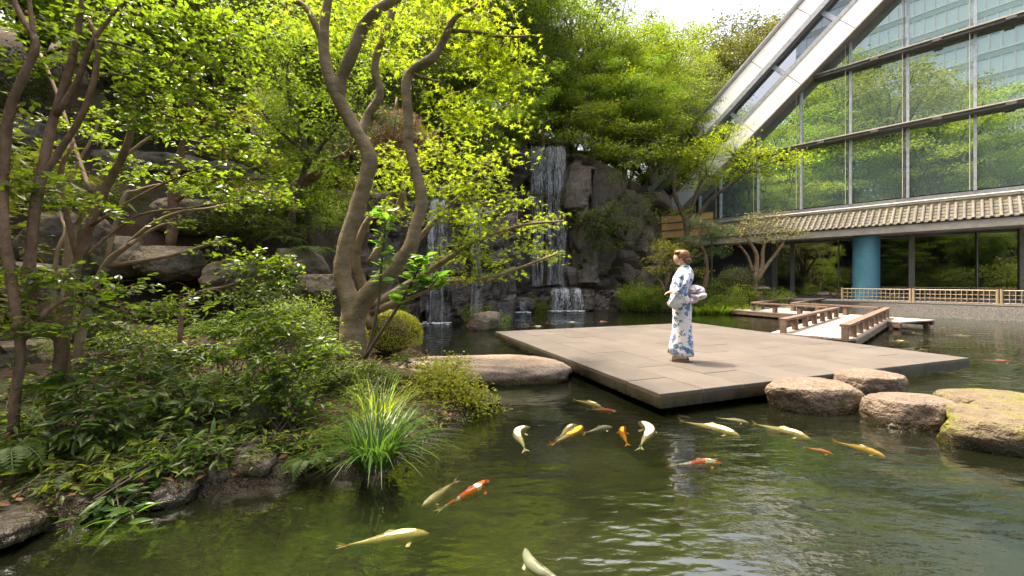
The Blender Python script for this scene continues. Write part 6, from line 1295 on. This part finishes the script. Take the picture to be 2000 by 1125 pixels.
traced('waterside_shrub', 'thin-leaved shrub hanging across the middle of the tall waterfall', 'shrub', [[(990, 400, 20.3, 3), (1020, 385, 20.2, 2.5), (1070, 378, 20.2, 2)]], [(1035, 378, 20.1, 34, 9, .4, 330, .09), (1075, 382, 20.1, 26, 8, .4, 240, .09), (1000, 370, 20.2, 30, 14, .4, 280, .09)], T_OVAL4, M['lf_mid'], M['bark_dark'], 407, tw=.25, twr=.01)
shrub('dark shrub trailing its leaves into the water below the left ferns', 120, 960, 2.6, [(60, 960, 2.55, 50, 26, .15, 110, .07), (120, 985, 2.5, 40, 20, .12, 80, .07), (10, 985, 2.4, 40, 24, .12, 80, .07), (180, 910, 2.75, 50, 24, .15, 110, .08)], M['lf_mid'], T_LANCE, 313, per=8)
shrub('low leafy growth hanging over the pointed shore rock', 420, 880, 3.0, [(330, 900, 2.85, 46, 18, .14, 100, .075), (400, 880, 2.95, 46, 16, .14, 100, .075), (470, 868, 3.05, 40, 14, .14, 90, .07), (560, 880, 3.15, 40, 20, .14, 110, .07), (620, 900, 3.1, 36, 22, .14, 110, .07), (290, 945, 2.7, 36, 16, .12, 60, .08)], M['lf_lance'], T_LANCE, 314, per=8)
shrub('fine green growth on the bank between the grass clump and the arching shrub', 820, 850, 3.9, [(800, 830, 3.8, 30, 22, .15, 220, .04), (840, 820, 4.0, 34, 18, .15, 240, .04), (880, 815, 4.2, 34, 14, .15, 220, .04), (920, 805, 4.4, 30, 10, .15, 160, .04), (770, 860, 3.5, 26, 18, .12, 130, .045)], M['lf_fresh'], T_OVAL4, 315, tw=.09)
fern('fern drooping to the water left of the grass clump', 600, 900, 3.0, 8, .24, 335); fern('small fern among the leaf litter of the bank', 330, 900, 2.9, 8, .22, 336)
# garden light and stone lantern
gl_ = thing('garden_light', 'black box garden light hidden among the shrubs of the bank', 'lamp', px(520, 860, 3.5))
c = px(520, 812, 3.5); m = MB(); m.box(c, (.075, .05, .10)); part('housing', m, M['darkmetal'], gl_); m = MB(); m.box(c + V3(0, 0, -.16), (.02, .02, .06)); part('stake', m, M['darkmetal'], gl_)
ln = thing('stone_lantern', 'low stone lantern with wide flat cap under the small pale tree', 'lantern', px(1478, 590, 19.2)); c = px(1478, 563, 19.2)
a = np.linspace(0, 2 * math.pi, 25)[:-1]
def lathe(prof): 
    m = MB(); V = np.array([[(c[0] + math.cos(q) * r_, c[1] + math.sin(q) * r_, c[2] + z_) for q in a] for r_, z_ in prof]); n = len(prof); i, j = np.meshgrid(np.arange(n - 1), np.arange(24), indexing='ij'); k = (j + 1) % 24
    m.add(V, np.stack([i * 24 + j, i * 24 + k, (i + 1) * 24 + k, (i + 1) * 24 + j], -1).reshape(-1, 4)); return m
part('cap', lathe([(.02, .16), (.25, .12), (.55, .03), (.56, -.02), (.3, -.05), (.02, -.05)]), M['boulder'], ln); part('light_box', lathe([(.02, -.05), (.24, -.06), (.24, -.28), (.02, -.29)]), M['boulder'], ln); part('foot', lathe([(.02, -.29), (.32, -.30), (.30, -.45), (.38, -.75), (.02, -.75)]), M['boulder'], ln)
for kk in PROTO.values():
    if not kk['used']:
        for ch in list(kk.children): bpy.data.objects.remove(ch)
        bpy.data.objects.remove(kk)
    else: del kk['used']
for o in COL.objects:
    if 'used' in o: del o['used']
